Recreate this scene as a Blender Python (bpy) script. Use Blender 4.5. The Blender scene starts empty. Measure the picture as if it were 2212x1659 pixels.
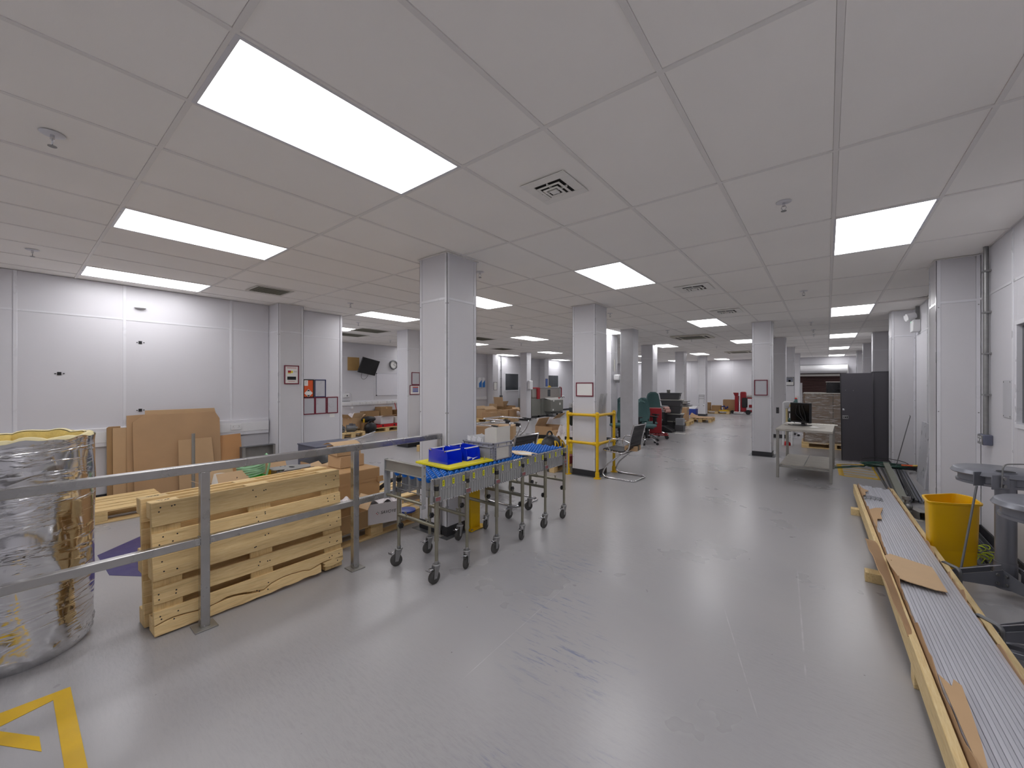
import bpy, bmesh, math, random
from math import sin, cos, pi, radians as R
from mathutils import Vector as V, Matrix
random.seed(11)
rnd = random.uniform
SC = bpy.context.scene
COL = bpy.context.collection

# ------------------------------------------------------------------ camera, light, exposure
CAM_H = 1.545           # eye height (m)
CEIL = 2.878            # ceiling height (m)
YAW = 0.6689            # the camera looks this far left of the right-hand wall's direction
cam = bpy.data.cameras.new('camera')
cam.sensor_fit = 'HORIZONTAL'; cam.sensor_width = 36.0
cam.lens = 36.0*861.5/2212.0
cam.clip_start = 0.02; cam.clip_end = 100
camo = bpy.data.objects.new('camera', cam); COL.objects.link(camo)
camo.location = (0, 0, CAM_H); camo.rotation_euler = (pi/2, 0, YAW)
SC.camera = camo
w = bpy.data.worlds.new('world'); SC.world = w; w.use_nodes = True
w.node_tree.nodes['Background'].inputs[0].default_value = (.8, .82, .85, 1)
w.node_tree.nodes['Background'].inputs[1].default_value = .25
PANEL_LIGHT = 9.0       # emission of the ceiling panels
SC.view_settings.view_transform = 'Standard'; SC.view_settings.look = 'None'
SC.view_settings.exposure = 0.0; SC.view_settings.gamma = 1.0
SC.view_settings.use_curve_mapping = False
SC.cycles.use_denoising = True
SC.cycles.max_bounces = 10; SC.cycles.diffuse_bounces = 6; SC.cycles.glossy_bounces = 4
SC.cycles.transmission_bounces = 6; SC.cycles.transparent_max_bounces = 8
SC.cycles.sample_clamp_indirect = 6.0

# ------------------------------------------------------------------ unprojecting helpers (points on real planes)
def ray(u, v):
    a = (u-1106)/861.5; b = (829.5-v)/861.5
    return (-sin(YAW)+a*cos(YAW), cos(YAW)+a*sin(YAW), b)
def G(u, v, z=0.0):
    d = ray(u, v); t = (z-CAM_H)/d[2]
    return V((d[0]*t, d[1]*t, z))
def onX(u, v, x):
    d = ray(u, v); t = x/d[0]
    return V((x, d[1]*t, CAM_H+d[2]*t))
def onY(u, v, y):
    d = ray(u, v); t = y/d[1]
    return V((d[0]*t, y, CAM_H+d[2]*t))

# ------------------------------------------------------------------ materials
def lin(h):
    if isinstance(h, str):
        h = h.lstrip('#'); c = [int(h[i:i+2], 16)/255 for i in (0, 2, 4)]
    else: c = [x/255 for x in h]
    return tuple((x/12.92 if x <= .04045 else ((x+.055)/1.055)**2.4) for x in c)+(1,)
MATS = {}
class NT:
    def __init__(s, name):
        s.m = bpy.data.materials.new(name); s.m.use_nodes = True
        s.t = s.m.node_tree; s.b = s.t.nodes['Principled BSDF']; s.out = s.t.nodes['Material Output']
    def n(s, ty, **kw):
        x = s.t.nodes.new(ty)
        for k, v in kw.items():
            if k in x.inputs.keys(): x.inputs[k].default_value = v
            else: setattr(x, k, v)
        return x
    def l(s, a, b): s.t.links.new(a, b)
    def coords(s, scale=(1, 1, 1), rand=True):
        tc = s.n('ShaderNodeTexCoord'); mp = s.n('ShaderNodeMapping'); mp.inputs['Scale'].default_value = scale
        s.l(tc.outputs['Object'], mp.inputs['Vector'])
        if rand:
            oi = s.n('ShaderNodeObjectInfo'); mu = s.n('ShaderNodeMath', operation='MULTIPLY'); mu.inputs[1].default_value = 37.0
            s.l(oi.outputs['Random'], mu.inputs[0])
            cb = s.n('ShaderNodeCombineXYZ'); s.l(mu.outputs[0], cb.inputs[0]); s.l(mu.outputs[0], cb.inputs[1]); s.l(mu.outputs[0], cb.inputs[2])
            s.l(cb.outputs[0], mp.inputs['Location'])
        return mp.outputs['Vector']
    def noise(s, vec, scale, detail=4, rough=.55, dist=0):
        x = s.n('ShaderNodeTexNoise'); x.inputs['Scale'].default_value = scale; x.inputs['Detail'].default_value = detail
        x.inputs['Roughness'].default_value = rough; x.inputs['Distortion'].default_value = dist
        s.l(vec, x.inputs['Vector']); return x.outputs['Fac']
    def rng(s, val, a, b, c, d):
        x = s.n('ShaderNodeMapRange'); x.inputs[1].default_value = a; x.inputs[2].default_value = b
        x.inputs[3].default_value = c; x.inputs[4].default_value = d; s.l(val, x.inputs[0]); return x.outputs[0]
    def mix(s, fac, a, b, blend='MIX'):
        x = s.n('ShaderNodeMix', data_type='RGBA', blend_type=blend)
        for sock, val in ((x.inputs[0], fac), (x.inputs[6], a), (x.inputs[7], b)):
            if isinstance(val, (float, int, tuple)): sock.default_value = val
            else: s.l(val, sock)
        return x.outputs[2]
    def bump(s, val, strength=.2, dist=.01):
        x = s.n('ShaderNodeBump'); x.inputs['Strength'].default_value = strength; x.inputs['Distance'].default_value = dist
        s.l(val, x.inputs['Height']); s.l(x.outputs[0], s.b.inputs['Normal'])
def mat(name, col, rough=.5, metal=0.0, var=.06, scale=6, bump=0, bscale=80, stretch=(1, 1, 1), spec=None, **kw):
    if name in MATS: return MATS[name]
    k = NT(name); c = lin(col); b = k.b
    vec = k.coords(stretch); nz = k.noise(vec, scale)
    f = k.rng(nz, .25, .75, 1-var, 1+var)
    cb = k.n('ShaderNodeCombineColor'); [k.l(f, cb.inputs[i]) for i in range(3)]
    k.l(k.mix(1.0, c, cb.outputs[0], 'MULTIPLY'), b.inputs['Base Color'])
    k.l(k.rng(nz, .3, .7, max(.02, rough-.05), min(1, rough+.06)), b.inputs['Roughness'])
    b.inputs['Metallic'].default_value = metal
    if spec is not None: b.inputs['Specular IOR Level'].default_value = spec
    if bump: k.bump(k.noise(vec, bscale, 3), bump, .004)
    for kk, vv in kw.items(): b.inputs[kk.replace('_', ' ')].default_value = vv
    MATS[name] = k.m; return k.m
def wood(name, c1, c2, stretch):
    k = NT(name); v = k.coords(stretch)
    g = k.noise(v, 9, 6, .6, .6); r = k.noise(v, 2.2, 3, .5, 1.5)
    base = k.mix(k.rng(g, .3, .7, 0, 1), lin(c1), lin(c2))
    base = k.mix(k.rng(r, .52, .75, 0, .35), base, lin('#8a6a42'))
    v2 = k.coords((1, 1, 1)); kn = k.n('ShaderNodeTexVoronoi'); kn.inputs['Scale'].default_value = 3.1; k.l(v2, kn.inputs['Vector'])
    base = k.mix(k.rng(kn.outputs['Distance'], .0, .055, .75, 0), base, lin('#4e3420'))
    oi = k.n('ShaderNodeObjectInfo'); hs = k.n('ShaderNodeHueSaturation')
    k.l(k.rng(oi.outputs['Random'], 0, 1, .86, 1.1), hs.inputs['Value']); k.l(base, hs.inputs['Color'])
    k.l(hs.outputs[0], k.b.inputs['Base Color']); k.b.inputs['Roughness'].default_value = .72
    k.bump(g, .25, .003); MATS[name] = k.m; return k.m
def emit(name, col, s):
    k = NT(name); k.b.inputs['Base Color'].default_value = lin(col); k.b.inputs['Emission Color'].default_value = lin(col)
    k.b.inputs['Emission Strength'].default_value = s; MATS[name] = k.m; return k.m

PANEL = mat('panel_white', (208, 207, 212), .42, var=.015, scale=2)
COLP = mat('column_panel', (206, 205, 209), .42, var=.02, scale=3)
TRIM = mat('trim_white', (216, 216, 221), .3, var=.015)
TILE = mat('ceiling_tile_white', (247, 244, 240), .9, var=.02, scale=1.2, bump=.05, bscale=220)
GRID = mat('ceiling_grid', (232, 229, 226), .5, var=.02)
PLENUM = mat('plenum_dark', (70, 70, 70), .9)
SKIRT = mat('skirting_charcoal', (44, 44, 48), .45)
STEEL = mat('stainless_brushed', (182, 181, 180), .27, 1.0, var=.1, scale=5, stretch=(1, 1, 1), bump=.06, bscale=120)
STEELD = mat('stainless_dull', (152, 150, 145), .45, .5, var=.12, scale=7)
GALV = mat('galvanised', (150, 150, 150), .42, .85, var=.12, scale=22)
ZINC = mat('zinc_side', (166, 167, 168), .42, .3, var=.06, scale=10)
OLIVE = mat('zinc_yellow_tube', (150, 147, 132), .36, .8, var=.08)
CHROME = mat('chrome', (215, 215, 218), .08, 1.0, var=.02)
ALU = mat('aluminium_anodised', (190, 191, 199), .42, .35, var=.02, scale=3)
WX = wood('pine_x', '#e6cc98', '#d6b57e', (1.2, 16, 16))
WY = wood('pine_y', '#e2c892', '#d0af76', (16, 1.2, 16))
WZ = wood('pine_z', '#d9bf8c', '#c9a771', (16, 16, 1.2))
PX = wood('pale_pine_y', '#e0cc9e', '#d0b37c', (16, 1.2, 16))
CARD = mat('cardboard', (176, 143, 108), .85, var=.07, scale=3, bump=.05, bscale=30)
CARD2 = mat('cardboard_light', (188, 156, 119), .85, var=.06, scale=3)
CARD3 = mat('cardboard_dark', (158, 126, 88), .85, var=.08, scale=3)
CARDI = mat('cardboard_inside', (197, 168, 133), .88, var=.05)
WHITE = mat('white_plastic', (222, 222, 224), .4, var=.02)
OFFW = mat('off_white', (206, 203, 196), .55, var=.04)
PAPER = mat('paper', (228, 227, 224), .8, var=.02)
BLACK = mat('black_plastic', (28, 28, 31), .45, var=.08)
RUBBER = mat('grey_rubber', (70, 69, 68), .7, var=.08)
BLUEW = mat('blue_wheel', (28, 110, 205), .35, var=.05, spec=.5)
YELP = mat('yellow_paint', (222, 178, 8), .38, var=.06, scale=12)
YELB = mat('yellow_board', (236, 222, 30), .45, var=.04)
YELBIN = mat('yellow_bin_plastic', (236, 186, 6), .4, var=.05, scale=4)
YELL = mat('label_yellow', (226, 226, 20), .5, var=.02)
FLOORY = mat('floor_yellow', (206, 166, 14), .4, var=.08, scale=9)
FLOORB = mat('floor_navy', (52, 46, 104), .4, var=.08, scale=9)
GREYP = mat('grey_crate_plastic', (150, 151, 162), .5, var=.04)
GREYL = mat('light_grey_plastic', (192, 192, 194), .5, var=.03)
DGREY = mat('dark_grey_plastic', (84, 83, 86), .5, var=.08)
CABM = mat('charcoal_metal', (70, 68, 74), .42, .1, var=.05, scale=3)
RED = mat('red_paint', (150, 20, 32), .4, var=.08)
REDP = mat('red_pink_mesh', (168, 84, 92), .55, var=.1)
REDF = mat('frame_crimson', (112, 18, 44), .4, var=.04)
NAVYF = mat('frame_navy', (34, 38, 84), .4, var=.04)
ORANGE = mat('orange_print', (214, 84, 30), .6, var=.04)
GREENF = mat('teal_fabric', (70, 98, 98), .9, var=.1, scale=40, bump=.15, bscale=300)
LEATH = mat('black_leather', (40, 38, 41), .42, var=.08, bump=.08, bscale=160)
GREENT = mat('pale_green_band', (140, 186, 146), .5, var=.05)
GREENB = mat('bright_green_band', (52, 176, 50), .45, var=.05)
GREENH = mat('green_hose', (16, 64, 52), .45, var=.1)
NAVY = mat('navy_plastic', (36, 44, 110), .5, var=.05)
MACH = mat('machine_grey', (128, 128, 122), .45, .25, var=.05)
MACHP = mat('machine_panel', (150, 145, 140), .4, .3, var=.05)
DKSTEEL = mat('dark_steel', (118, 120, 123), .42, .6, var=.14, scale=9)
DKSTEEL2 = mat('grey_painted_steel', (128, 130, 138), .36, .45, var=.05)
BROWN = mat('brown_shutter', (66, 44, 42), .5, .3, var=.08)
GLASSD = mat('dark_glass', (62, 66, 70), .08, 0, var=.03)
SCREEN = mat('screen_black', (12, 12, 14), .12, 0, var=.02)
PLY = mat('plywood', (176, 142, 88), .65, var=.1, scale=5, stretch=(3, 1, 9))
INK = mat('ink_black', (24, 24, 28), .7)
INKR = mat('ink_red', (176, 30, 44), .7)
INKB = mat('ink_blue', (60, 74, 150), .7)
POLY = mat('clear_film', (196, 190, 186), .22, 0, var=.12, scale=14, bump=.8, bscale=26)
PINKBAG = mat('translucent_bag', (214, 208, 210), .3, var=.08, scale=16, bump=.8, bscale=24)
NAVYB = mat('blue_bag', (30, 60, 150), .4)

def floor_mat():
    k = NT('floor_epoxy'); v = k.coords((1, 1, 1), False)
    a = k.noise(v, .55, 5, .6); b_ = k.noise(v, 7, 5, .6)
    base = k.mix(k.rng(a, .3, .7, 0, 1), lin((159, 158, 161)), lin((166, 164, 164)))
    base = k.mix(k.rng(b_, .55, .8, 0, .06), base, lin((140, 140, 141)))
    tc = k.n('ShaderNodeTexCoord')
    def spot(x, y, r0, r1):
        d = k.n('ShaderNodeVectorMath', operation='DISTANCE'); k.l(tc.outputs['Object'], d.inputs[0]); d.inputs[1].default_value = (x, y, 0)
        return k.rng(d.outputs['Value'], r0, r1, 1, 0)
    def mul(p, q):
        m = k.n('ShaderNodeMath', operation='MULTIPLY'); k.l(p, m.inputs[0]); k.l(q, m.inputs[1]); return m.outputs[0]
    # scuffs: streaks stretched along the traffic direction
    mp = k.n('ShaderNodeMapping'); mp.inputs['Rotation'].default_value = (0, 0, R(-38)); mp.inputs['Scale'].default_value = (3.2, 22, 1)
    k.l(tc.outputs['Object'], mp.inputs['Vector'])
    st = k.noise(mp.outputs[0], 1.6, 6, .75, .4)
    blue = None
    for x, y, r in ((-1.15, 1.95, .42), (-1.75, 2.95, .4), (-.55, 1.35, .35), (-.95, 1.15, .3), (-1.5, 2.35, .35)):
        s_ = spot(x, y, r*.2, r)
        if blue is None: blue = s_
        else:
            m = k.n('ShaderNodeMath', operation='MAXIMUM'); k.l(blue, m.inputs[0]); k.l(s_, m.inputs[1]); blue = m.outputs[0]
    base = k.mix(mul(k.rng(st, .53, .64, 0, .6), blue), base, lin((72, 98, 140)))
    mp2 = k.n('ShaderNodeMapping'); mp2.inputs['Rotation'].default_value = (0, 0, R(20)); mp2.inputs['Scale'].default_value = (2.5, 14, 1)
    k.l(tc.outputs['Object'], mp2.inputs['Vector'])
    st2 = k.noise(mp2.outputs[0], 5.5, 6, .8, .6)
    dark = k.rng(k.noise(v, .7, 1, .4), .4, .8, 0, 1)
    base = k.mix(mul(k.rng(st2, .45, .8, 0, .45), dark), base, lin((84, 84, 86)))
    # a few long pale scratches
    def scratch(p, q, wd):
        p, q = V(p), V(q); d = (q-p).normalized(); n_ = V((-d.y, d.x, 0))
        def dot(vec, off):
            m = k.n('ShaderNodeVectorMath', operation='DOT_PRODUCT'); k.l(tc.outputs['Object'], m.inputs[0]); m.inputs[1].default_value = vec
            a_ = k.n('ShaderNodeMath', operation='SUBTRACT'); k.l(m.outputs['Value'], a_.inputs[0]); a_.inputs[1].default_value = off
            b2 = k.n('ShaderNodeMath', operation='ABSOLUTE'); k.l(a_.outputs[0], b2.inputs[0]); return b2.outputs[0]
        mid = (p+q)/2
        return mul(k.rng(dot(n_, p.dot(n_)), wd*.4, wd, 1, 0), k.rng(dot(d, mid.dot(d)), (q-p).length*.4, (q-p).length*.5, 1, 0))
    for p, q, wd in ((G(1722, 1225), G(1742, 1480), .006), (G(1560, 1300), G(1640, 1560), .004), (G(1370, 990), G(1480, 1020), .012), (G(985, 1480), G(1240, 1250), .003)):
        base = k.mix(mul(scratch(p, q, wd), k.rng(b_, .35, .65, .0, .42)), base, lin((205, 205, 206)))
    sp = k.n('ShaderNodeTexVoronoi'); sp.inputs['Scale'].default_value = 5.5; k.l(v, sp.inputs['Vector'])
    base = k.mix(k.rng(sp.outputs['Distance'], .012, .03, .7, 0), base, lin((60, 58, 56)))
    k.l(base, k.b.inputs['Base Color'])
    k.l(k.rng(a, .3, .7, .26, .31), k.b.inputs['Roughness'])
    k.b.inputs['Specular IOR Level'].default_value = .38
    MATS['floor_epoxy'] = k.m; return k.m
FLOOR = floor_mat()
def foil_mat():
    k = NT('foil_facing'); v = k.coords((1, 1, 1), False)
    k.b.inputs['Base Color'].default_value = lin((222, 222, 224)); k.b.inputs['Metallic'].default_value = 1
    tc = k.n('ShaderNodeTexCoord')
    def ridge(rot, sc, s_, dist):
        mp = k.n('ShaderNodeMapping'); mp.inputs['Scale'].default_value = sc; mp.inputs['Rotation'].default_value = rot
        k.l(tc.outputs['Object'], mp.inputs['Vector']); n_ = k.noise(mp.outputs[0], s_, 3, .55, dist)
        a = k.n('ShaderNodeMath', operation='SUBTRACT'); k.l(n_, a.inputs[0]); a.inputs[1].default_value = .5
        b = k.n('ShaderNodeMath', operation='ABSOLUTE'); k.l(a.outputs[0], b.inputs[0])
        return k.rng(b.outputs[0], 0, .05, 1, 0)
    r1 = ridge((R(16), R(12), 0), (1.0, 1.0, 5), 1.2, .7); r2 = ridge((R(-10), R(20), 0), (1.4, 1.4, 9), 1.5, .5)
    msk = k.rng(k.noise(v, 2.3, 2), .4, .62, 0, 1); fine = k.noise(v, 200, 2, .5)
    def ma(x, y, z=None, op='MULTIPLY_ADD'):
        m = k.n('ShaderNodeMath', operation=op)
        for q, val in enumerate((x, y, z)):
            if val is None: continue
            if isinstance(val, float): m.inputs[q].default_value = val
            else: k.l(val, m.inputs[q])
        return m.outputs[0]
    h = ma(r2, msk, ma(r1, .9, ma(fine, .03, 0.0))); h = ma(k.noise(v, 7, 3), .5, h)
    k.bump(h, .32, .006)
    k.l(k.rng(k.noise(v, 5, 3), .3, .7, .07, .16), k.b.inputs['Roughness'])
    MATS['foil'] = k.m; return k.m
FOIL = foil_mat()
def wool_mat():
    return mat('yellow_wool', (226, 202, 122), .95, var=.15, scale=18, bump=.8, bscale=50)
WOOL = wool_mat()
def acrylic():
    k = NT('blue_acrylic'); k.b.inputs['Base Color'].default_value = lin((18, 52, 214)); k.b.inputs['Roughness'].default_value = .1
    k.b.inputs['Transmission Weight'].default_value = .2; k.b.inputs['IOR'].default_value = 1.3
    nz = k.noise(k.coords(), 5); k.l(k.rng(nz, .3, .7, .06, .14), k.b.inputs['Roughness'])
    return k.m
ACRY = acrylic()
def clearm():
    k = NT('clear_plastic'); k.b.inputs['Base Color'].default_value = lin((235, 235, 235)); k.b.inputs['Roughness'].default_value = .12
    k.b.inputs['Transmission Weight'].default_value = .9; k.b.inputs['IOR'].default_value = 1.2
    k.l(k.rng(k.noise(k.coords(), 14), .3, .7, .08, .25), k.b.inputs['Roughness']); return k.m
CLEAR = clearm()
LAMP = emit('lamp_diffuser', (254, 253, 255), PANEL_LIGHT)
GREENLED = emit('green_led', (90, 255, 150), 2)

# ------------------------------------------------------------------ mesh helpers
class MB:
    def __init__(s): s.v = []; s.f = []; s.M = Matrix.Identity(4)
    def add(s, vs, fs):
        o = len(s.v); s.v += [tuple(s.M @ V(p)) for p in vs]; s.f += [tuple(i+o for i in f) for f in fs]; return s
    def box(s, x0, x1, y0, y1, z0, z1):
        return s.add([(x0, y0, z0), (x1, y0, z0), (x1, y1, z0), (x0, y1, z0), (x0, y0, z1), (x1, y0, z1), (x1, y1, z1), (x0, y1, z1)],
                     [(3, 2, 1, 0), (4, 5, 6, 7), (0, 1, 5, 4), (1, 2, 6, 5), (2, 3, 7, 6), (3, 0, 4, 7)])
    def cb(s, c, d, rot=None):
        m = s.M; s.M = m @ Matrix.Translation(c) @ (rot.to_4x4() if rot else Matrix.Identity(4))
        s.box(-d[0]/2, d[0]/2, -d[1]/2, d[1]/2, -d[2]/2, d[2]/2); s.M = m; return s
    def prism(s, poly, z0, z1):
        n = len(poly)
        return s.add([(x, y, z0) for x, y in poly]+[(x, y, z1) for x, y in poly],
                     [tuple(range(n-1, -1, -1)), tuple(range(n, 2*n))]+[(i, (i+1) % n, n+(i+1) % n, n+i) for i in range(n)])
    def tube(s, pts, r, n=10, closed=False, rads=None):
        pts = [V(p) for p in pts]; N = len(pts); rings = []; up = None; vs = []
        for i, p in enumerate(pts):
            a = pts[i-1] if (i or closed) else p; b = pts[(i+1) % N] if (i < N-1 or closed) else p
            t = (b-a).normalized() if (b-a).length > 1e-9 else V((0, 0, 1))
            if up is None: up = t.orthogonal().normalized()
            up = (up-t*up.dot(t)); up = up.normalized() if up.length > 1e-6 else t.orthogonal().normalized()
            sd = t.cross(up); rr = rads[i] if rads else r
            vs += [tuple(p+up*(rr*cos(2*pi*k/n))+sd*(rr*sin(2*pi*k/n))) for k in range(n)]
        fs = []
        for i in range(N if closed else N-1):
            j = (i+1) % N
            fs += [(i*n+k, i*n+(k+1) % n, j*n+(k+1) % n, j*n+k) for k in range(n)]
        if not closed: fs += [tuple(range(n-1, -1, -1)), tuple(range((N-1)*n, N*n))]
        return s.add(vs, fs)
    def cyl(s, p0, p1, r, n=14, r2=None): return s.tube([p0, p1], r, n, rads=[r, r if r2 is None else r2])
    def lathe(s, prof, n=24, c=(0, 0, 0), cap=True):
        vs = [(c[0]+r*cos(2*pi*k/n), c[1]+r*sin(2*pi*k/n), c[2]+z) for r, z in prof for k in range(n)]
        fs = [(i*n+k, i*n+(k+1) % n, (i+1)*n+(k+1) % n, (i+1)*n+k) for i in range(len(prof)-1) for k in range(n)]
        if cap: fs += [tuple(range(n-1, -1, -1)), tuple(range((len(prof)-1)*n, len(prof)*n))]
        return s.add(vs, fs)
    def ball(s, c, r, n=10, m=6, sc=(1, 1, 1)):
        pr = [(max(.001, sin(pi*i/m)), -cos(pi*i/m)) for i in range(m+1)]
        vs = [(c[0]+r*sc[0]*a*cos(2*pi*k/n), c[1]+r*sc[1]*a*sin(2*pi*k/n), c[2]+r*sc[2]*z) for a, z in pr for k in range(n)]
        return s.add(vs, [(i*n+k, i*n+(k+1) % n, (i+1)*n+(k+1) % n, (i+1)*n+k) for i in range(m) for k in range(n)])
    def sheet(s, fn, nu, nv, th=0):
        P = [[V(fn(i/nu, j/nv)) for j in range(nv+1)] for i in range(nu+1)]
        vs = [tuple(p) for r_ in P for p in r_]; W = nv+1
        fs = [(i*W+j, (i+1)*W+j, (i+1)*W+j+1, i*W+j+1) for i in range(nu) for j in range(nv)]
        if th:
            N = len(vs); nr = []
            for i in range(nu+1):
                for j in range(nv+1):
                    a = P[min(i+1, nu)][j]-P[max(i-1, 0)][j]; b = P[i][min(j+1, nv)]-P[i][max(j-1, 0)]
                    q = a.cross(b); q = q.normalized() if q.length > 1e-9 else V((0, 0, 1)); nr.append(tuple(P[i][j]-q*th))
            vs += nr; fs += [tuple(x+N for x in reversed(f)) for f in fs]
            ed = [i*W for i in range(nu+1)]+[nu*W+j for j in range(1, nv+1)]+[i*W+nv for i in range(nu-1, -1, -1)]+[j for j in range(nv-1, 0, -1)]
            for q in range(len(ed)):
                a, b = ed[q], ed[(q+1) % len(ed)]; fs.append((b, a, a+N, b+N))
        return s.add(vs, fs)
    def build(s, name, m, parent=None, bevel=0, smooth=40, seg=2, loc=None, stuff=False):
        me = bpy.data.meshes.new(name); me.from_pydata(s.v, [], s.f); me.update()
        if m: me.materials.append(m)
        if smooth:
            me.polygons.foreach_set('use_smooth', [True]*len(me.polygons)); me.set_sharp_from_angle(angle=R(smooth))
        o = bpy.data.objects.new(name, me); COL.objects.link(o)
        if parent: o.parent = parent
        if loc is not None: o.location = loc
        if stuff: o['kind'] = 'stuff'
        if bevel:
            b = o.modifiers.new('bevel', 'BEVEL'); b.width = bevel; b.segments = seg; b.limit_method = 'ANGLE'; b.angle_limit = R(40)
            b.harden_normals = False
        return o
def inst(o, parent=None, loc=None, rot=None, name=None):
    c = o.copy(); COL.objects.link(c)
    if parent: c.parent = parent
    if loc is not None: c.location = loc
    if rot is not None: c.rotation_euler = rot
    return c
def tag(o, label, cat, group=None, kind=None):
    o['label'] = label; o['category'] = cat
    if group: o['group'] = group
    if kind: o['kind'] = kind
    return o
def thing(name, label, cat, loc=(0, 0, 0), rz=0, group=None, rot=None):
    o = bpy.data.objects.new(name, None); COL.objects.link(o); o.empty_display_size = .1
    o.location = loc; o.rotation_euler = rot if rot else (0, 0, rz); return tag(o, label, cat, group)
def tree(o, loc=None, rz=None, label=None, group=None, parent=None):
    c = o.copy(); COL.objects.link(c)
    if parent: c.parent = parent
    for ch in o.children: tree(ch, parent=c)
    if loc is not None: c.location = loc
    if rz is not None: c.rotation_euler = (c.rotation_euler[0], c.rotation_euler[1], rz)
    if label: c['label'] = label
    if group: c['group'] = group
    return c
def struct(o, label=None):
    o['kind'] = 'structure'
    if label: o['label'] = label
    return o
def text(body, size, m, parent, mw, name='lettering', align='CENTER', shear=0, ext=.0004):
    cu = bpy.data.curves.new(name, 'FONT'); cu.body = body; cu.size = size; cu.align_x = align; cu.align_y = 'CENTER'; cu.extrude = ext; cu.shear = shear
    tmp = bpy.data.objects.new(name, cu); COL.objects.link(tmp); bpy.context.view_layer.update()
    me = bpy.data.meshes.new_from_object(tmp.evaluated_get(bpy.context.evaluated_depsgraph_get()))
    bpy.data.objects.remove(tmp); me.materials.clear(); me.materials.append(m)
    o = bpy.data.objects.new(name, me); COL.objects.link(o); o.parent = parent; o.matrix_local = mw; o['kind'] = 'stuff'; return o
def face_mw(p, nx, up=(0, 0, 1)):
    n = V(nx).normalized(); u = V(up); x = u.cross(n).normalized(); y = n.cross(x)
    return Matrix(((x.x, y.x, n.x, p[0]), (x.y, y.y, n.y, p[1]), (x.z, y.z, n.z, p[2]), (0, 0, 0, 1)))
def arc(c, r, a0, a1, n, ax='xz'):
    out = []
    for i in range(n+1):
        a = a0+(a1-a0)*i/n; p, q = r*cos(a), r*sin(a)
        out.append({'xz': (c[0]+p, c[1], c[2]+q), 'yz': (c[0], c[1]+p, c[2]+q), 'xy': (c[0]+p, c[1]+q, c[2])}[ax])
    return out
def fillet(pts, r, n=5):
    P = [V(p) for p in pts]; out = [P[0]]
    for i in range(1, len(P)-1):
        a, b, c = P[i-1], P[i], P[i+1]; d1 = (a-b); d2 = (c-b)
        q = min(r, d1.length*.48, d2.length*.48); s_ = b+d1.normalized()*q; e = b+d2.normalized()*q
        for k in range(n+1):
            t = k/n; out.append((1-t)**2*s_+2*t*(1-t)*b+t*t*e)
    return out+[P[-1]]
# ------------------------------------------------------------------ the room
X0, X1, Y0, Y1 = -12.1, 1.24, -4.2, 24.9
LX, SEAM = -7.45, 2.415
fl = struct(MB().box(X0-.2, X1+.2, Y0-.2, Y1+.2, -.12, 0).build('floor', FLOOR))

# ceiling: plenum slab > grid bars, tiles
ce = struct(MB().box(X0-.2, X1+.2, Y0-.2, Y1+.2, CEIL+.09, CEIL+.14).build('ceiling', PLENUM))
GX, GY = -.561, .534
lights = {(i, j) for i in (3, 7, 11, 15, 19) for j in (1, -3, -7, -11, -15, -19)} | {(0, 1), (0, -3), (0, -7), (0, -11)} | {(-3, j) for j in (1, -3, -7, -11)}
lights -= {(19, -19)}
bars = []
mb = MB()
for i in range(-4, 22):
    y = GY+1.2*i
    if Y0 < y < Y1: MB().box(X0, X1, y-.012, y+.012, CEIL, CEIL+.03).build('grid_bar', GRID, ce)
for j in range(-20, 4):
    x = GX+.6*j
    if X0 < x < X1: MB().box(x-.012, x+.012, Y0, Y1, CEIL+.0005, CEIL+.03).build('grid_bar', GRID, ce)
cells = []
for i in range(-4, 21):
    for j in range(-20, 3):
        if (i, j) in lights: continue
        x0, x1 = max(X0, GX+.6*j), min(X1, GX+.6*(j+1)); y0, y1 = max(Y0, GY+1.2*i), min(Y1, GY+1.2*(i+1))
        if x1-x0 < .04 or y1-y0 < .04: continue
        if x1 < -7.5 and y0 < 4.0: continue
        xc, yc = (x0+x1)/2, (y0+y1)/2
        dep = -sin(YAW)*xc+cos(YAW)*yc; lat = cos(YAW)*xc+sin(YAW)*yc
        vis = dep > .2 and abs(lat)/dep < 1.45
        cells.append((0 if vis else 1, math.hypot(xc, yc), x0, x1, y0, y1, i, j))
cells.sort()
full = None; rest = MB()
for n, (nv, d, x0, x1, y0, y1, i, j) in enumerate(cells):
    whole = abs(x1-x0-.6) < .002 and abs(y1-y0-1.2) < .002
    if n < 298:
        if whole and full:
            o = inst(full, ce)
        else:
            hx, hy = (x1-x0)/2-.0127, (y1-y0)/2-.0127
            o = MB().box(-hx, hx, -hy, hy, 0, .014).build('ceiling_tile', TILE, ce, bevel=.0015, seg=1)
            if whole: full = o
        o.location = ((x0+x1)/2, (y0+y1)/2, CEIL+.003+rnd(0, .003)); o.rotation_euler = (rnd(-.0008, .0008), rnd(-.0016, .0016), 0)
        if (i, j) == (6, 2): o.rotation_euler = (0.004, -.045, 0); o.location.z += .02
    else:
        rest.box(x0+.004, x1-.004, y0+.004, y1-.004, CEIL+.003, CEIL+.016)
rest.build('ceiling_tile_field', TILE, ce)['kind'] = 'stuff'
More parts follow.
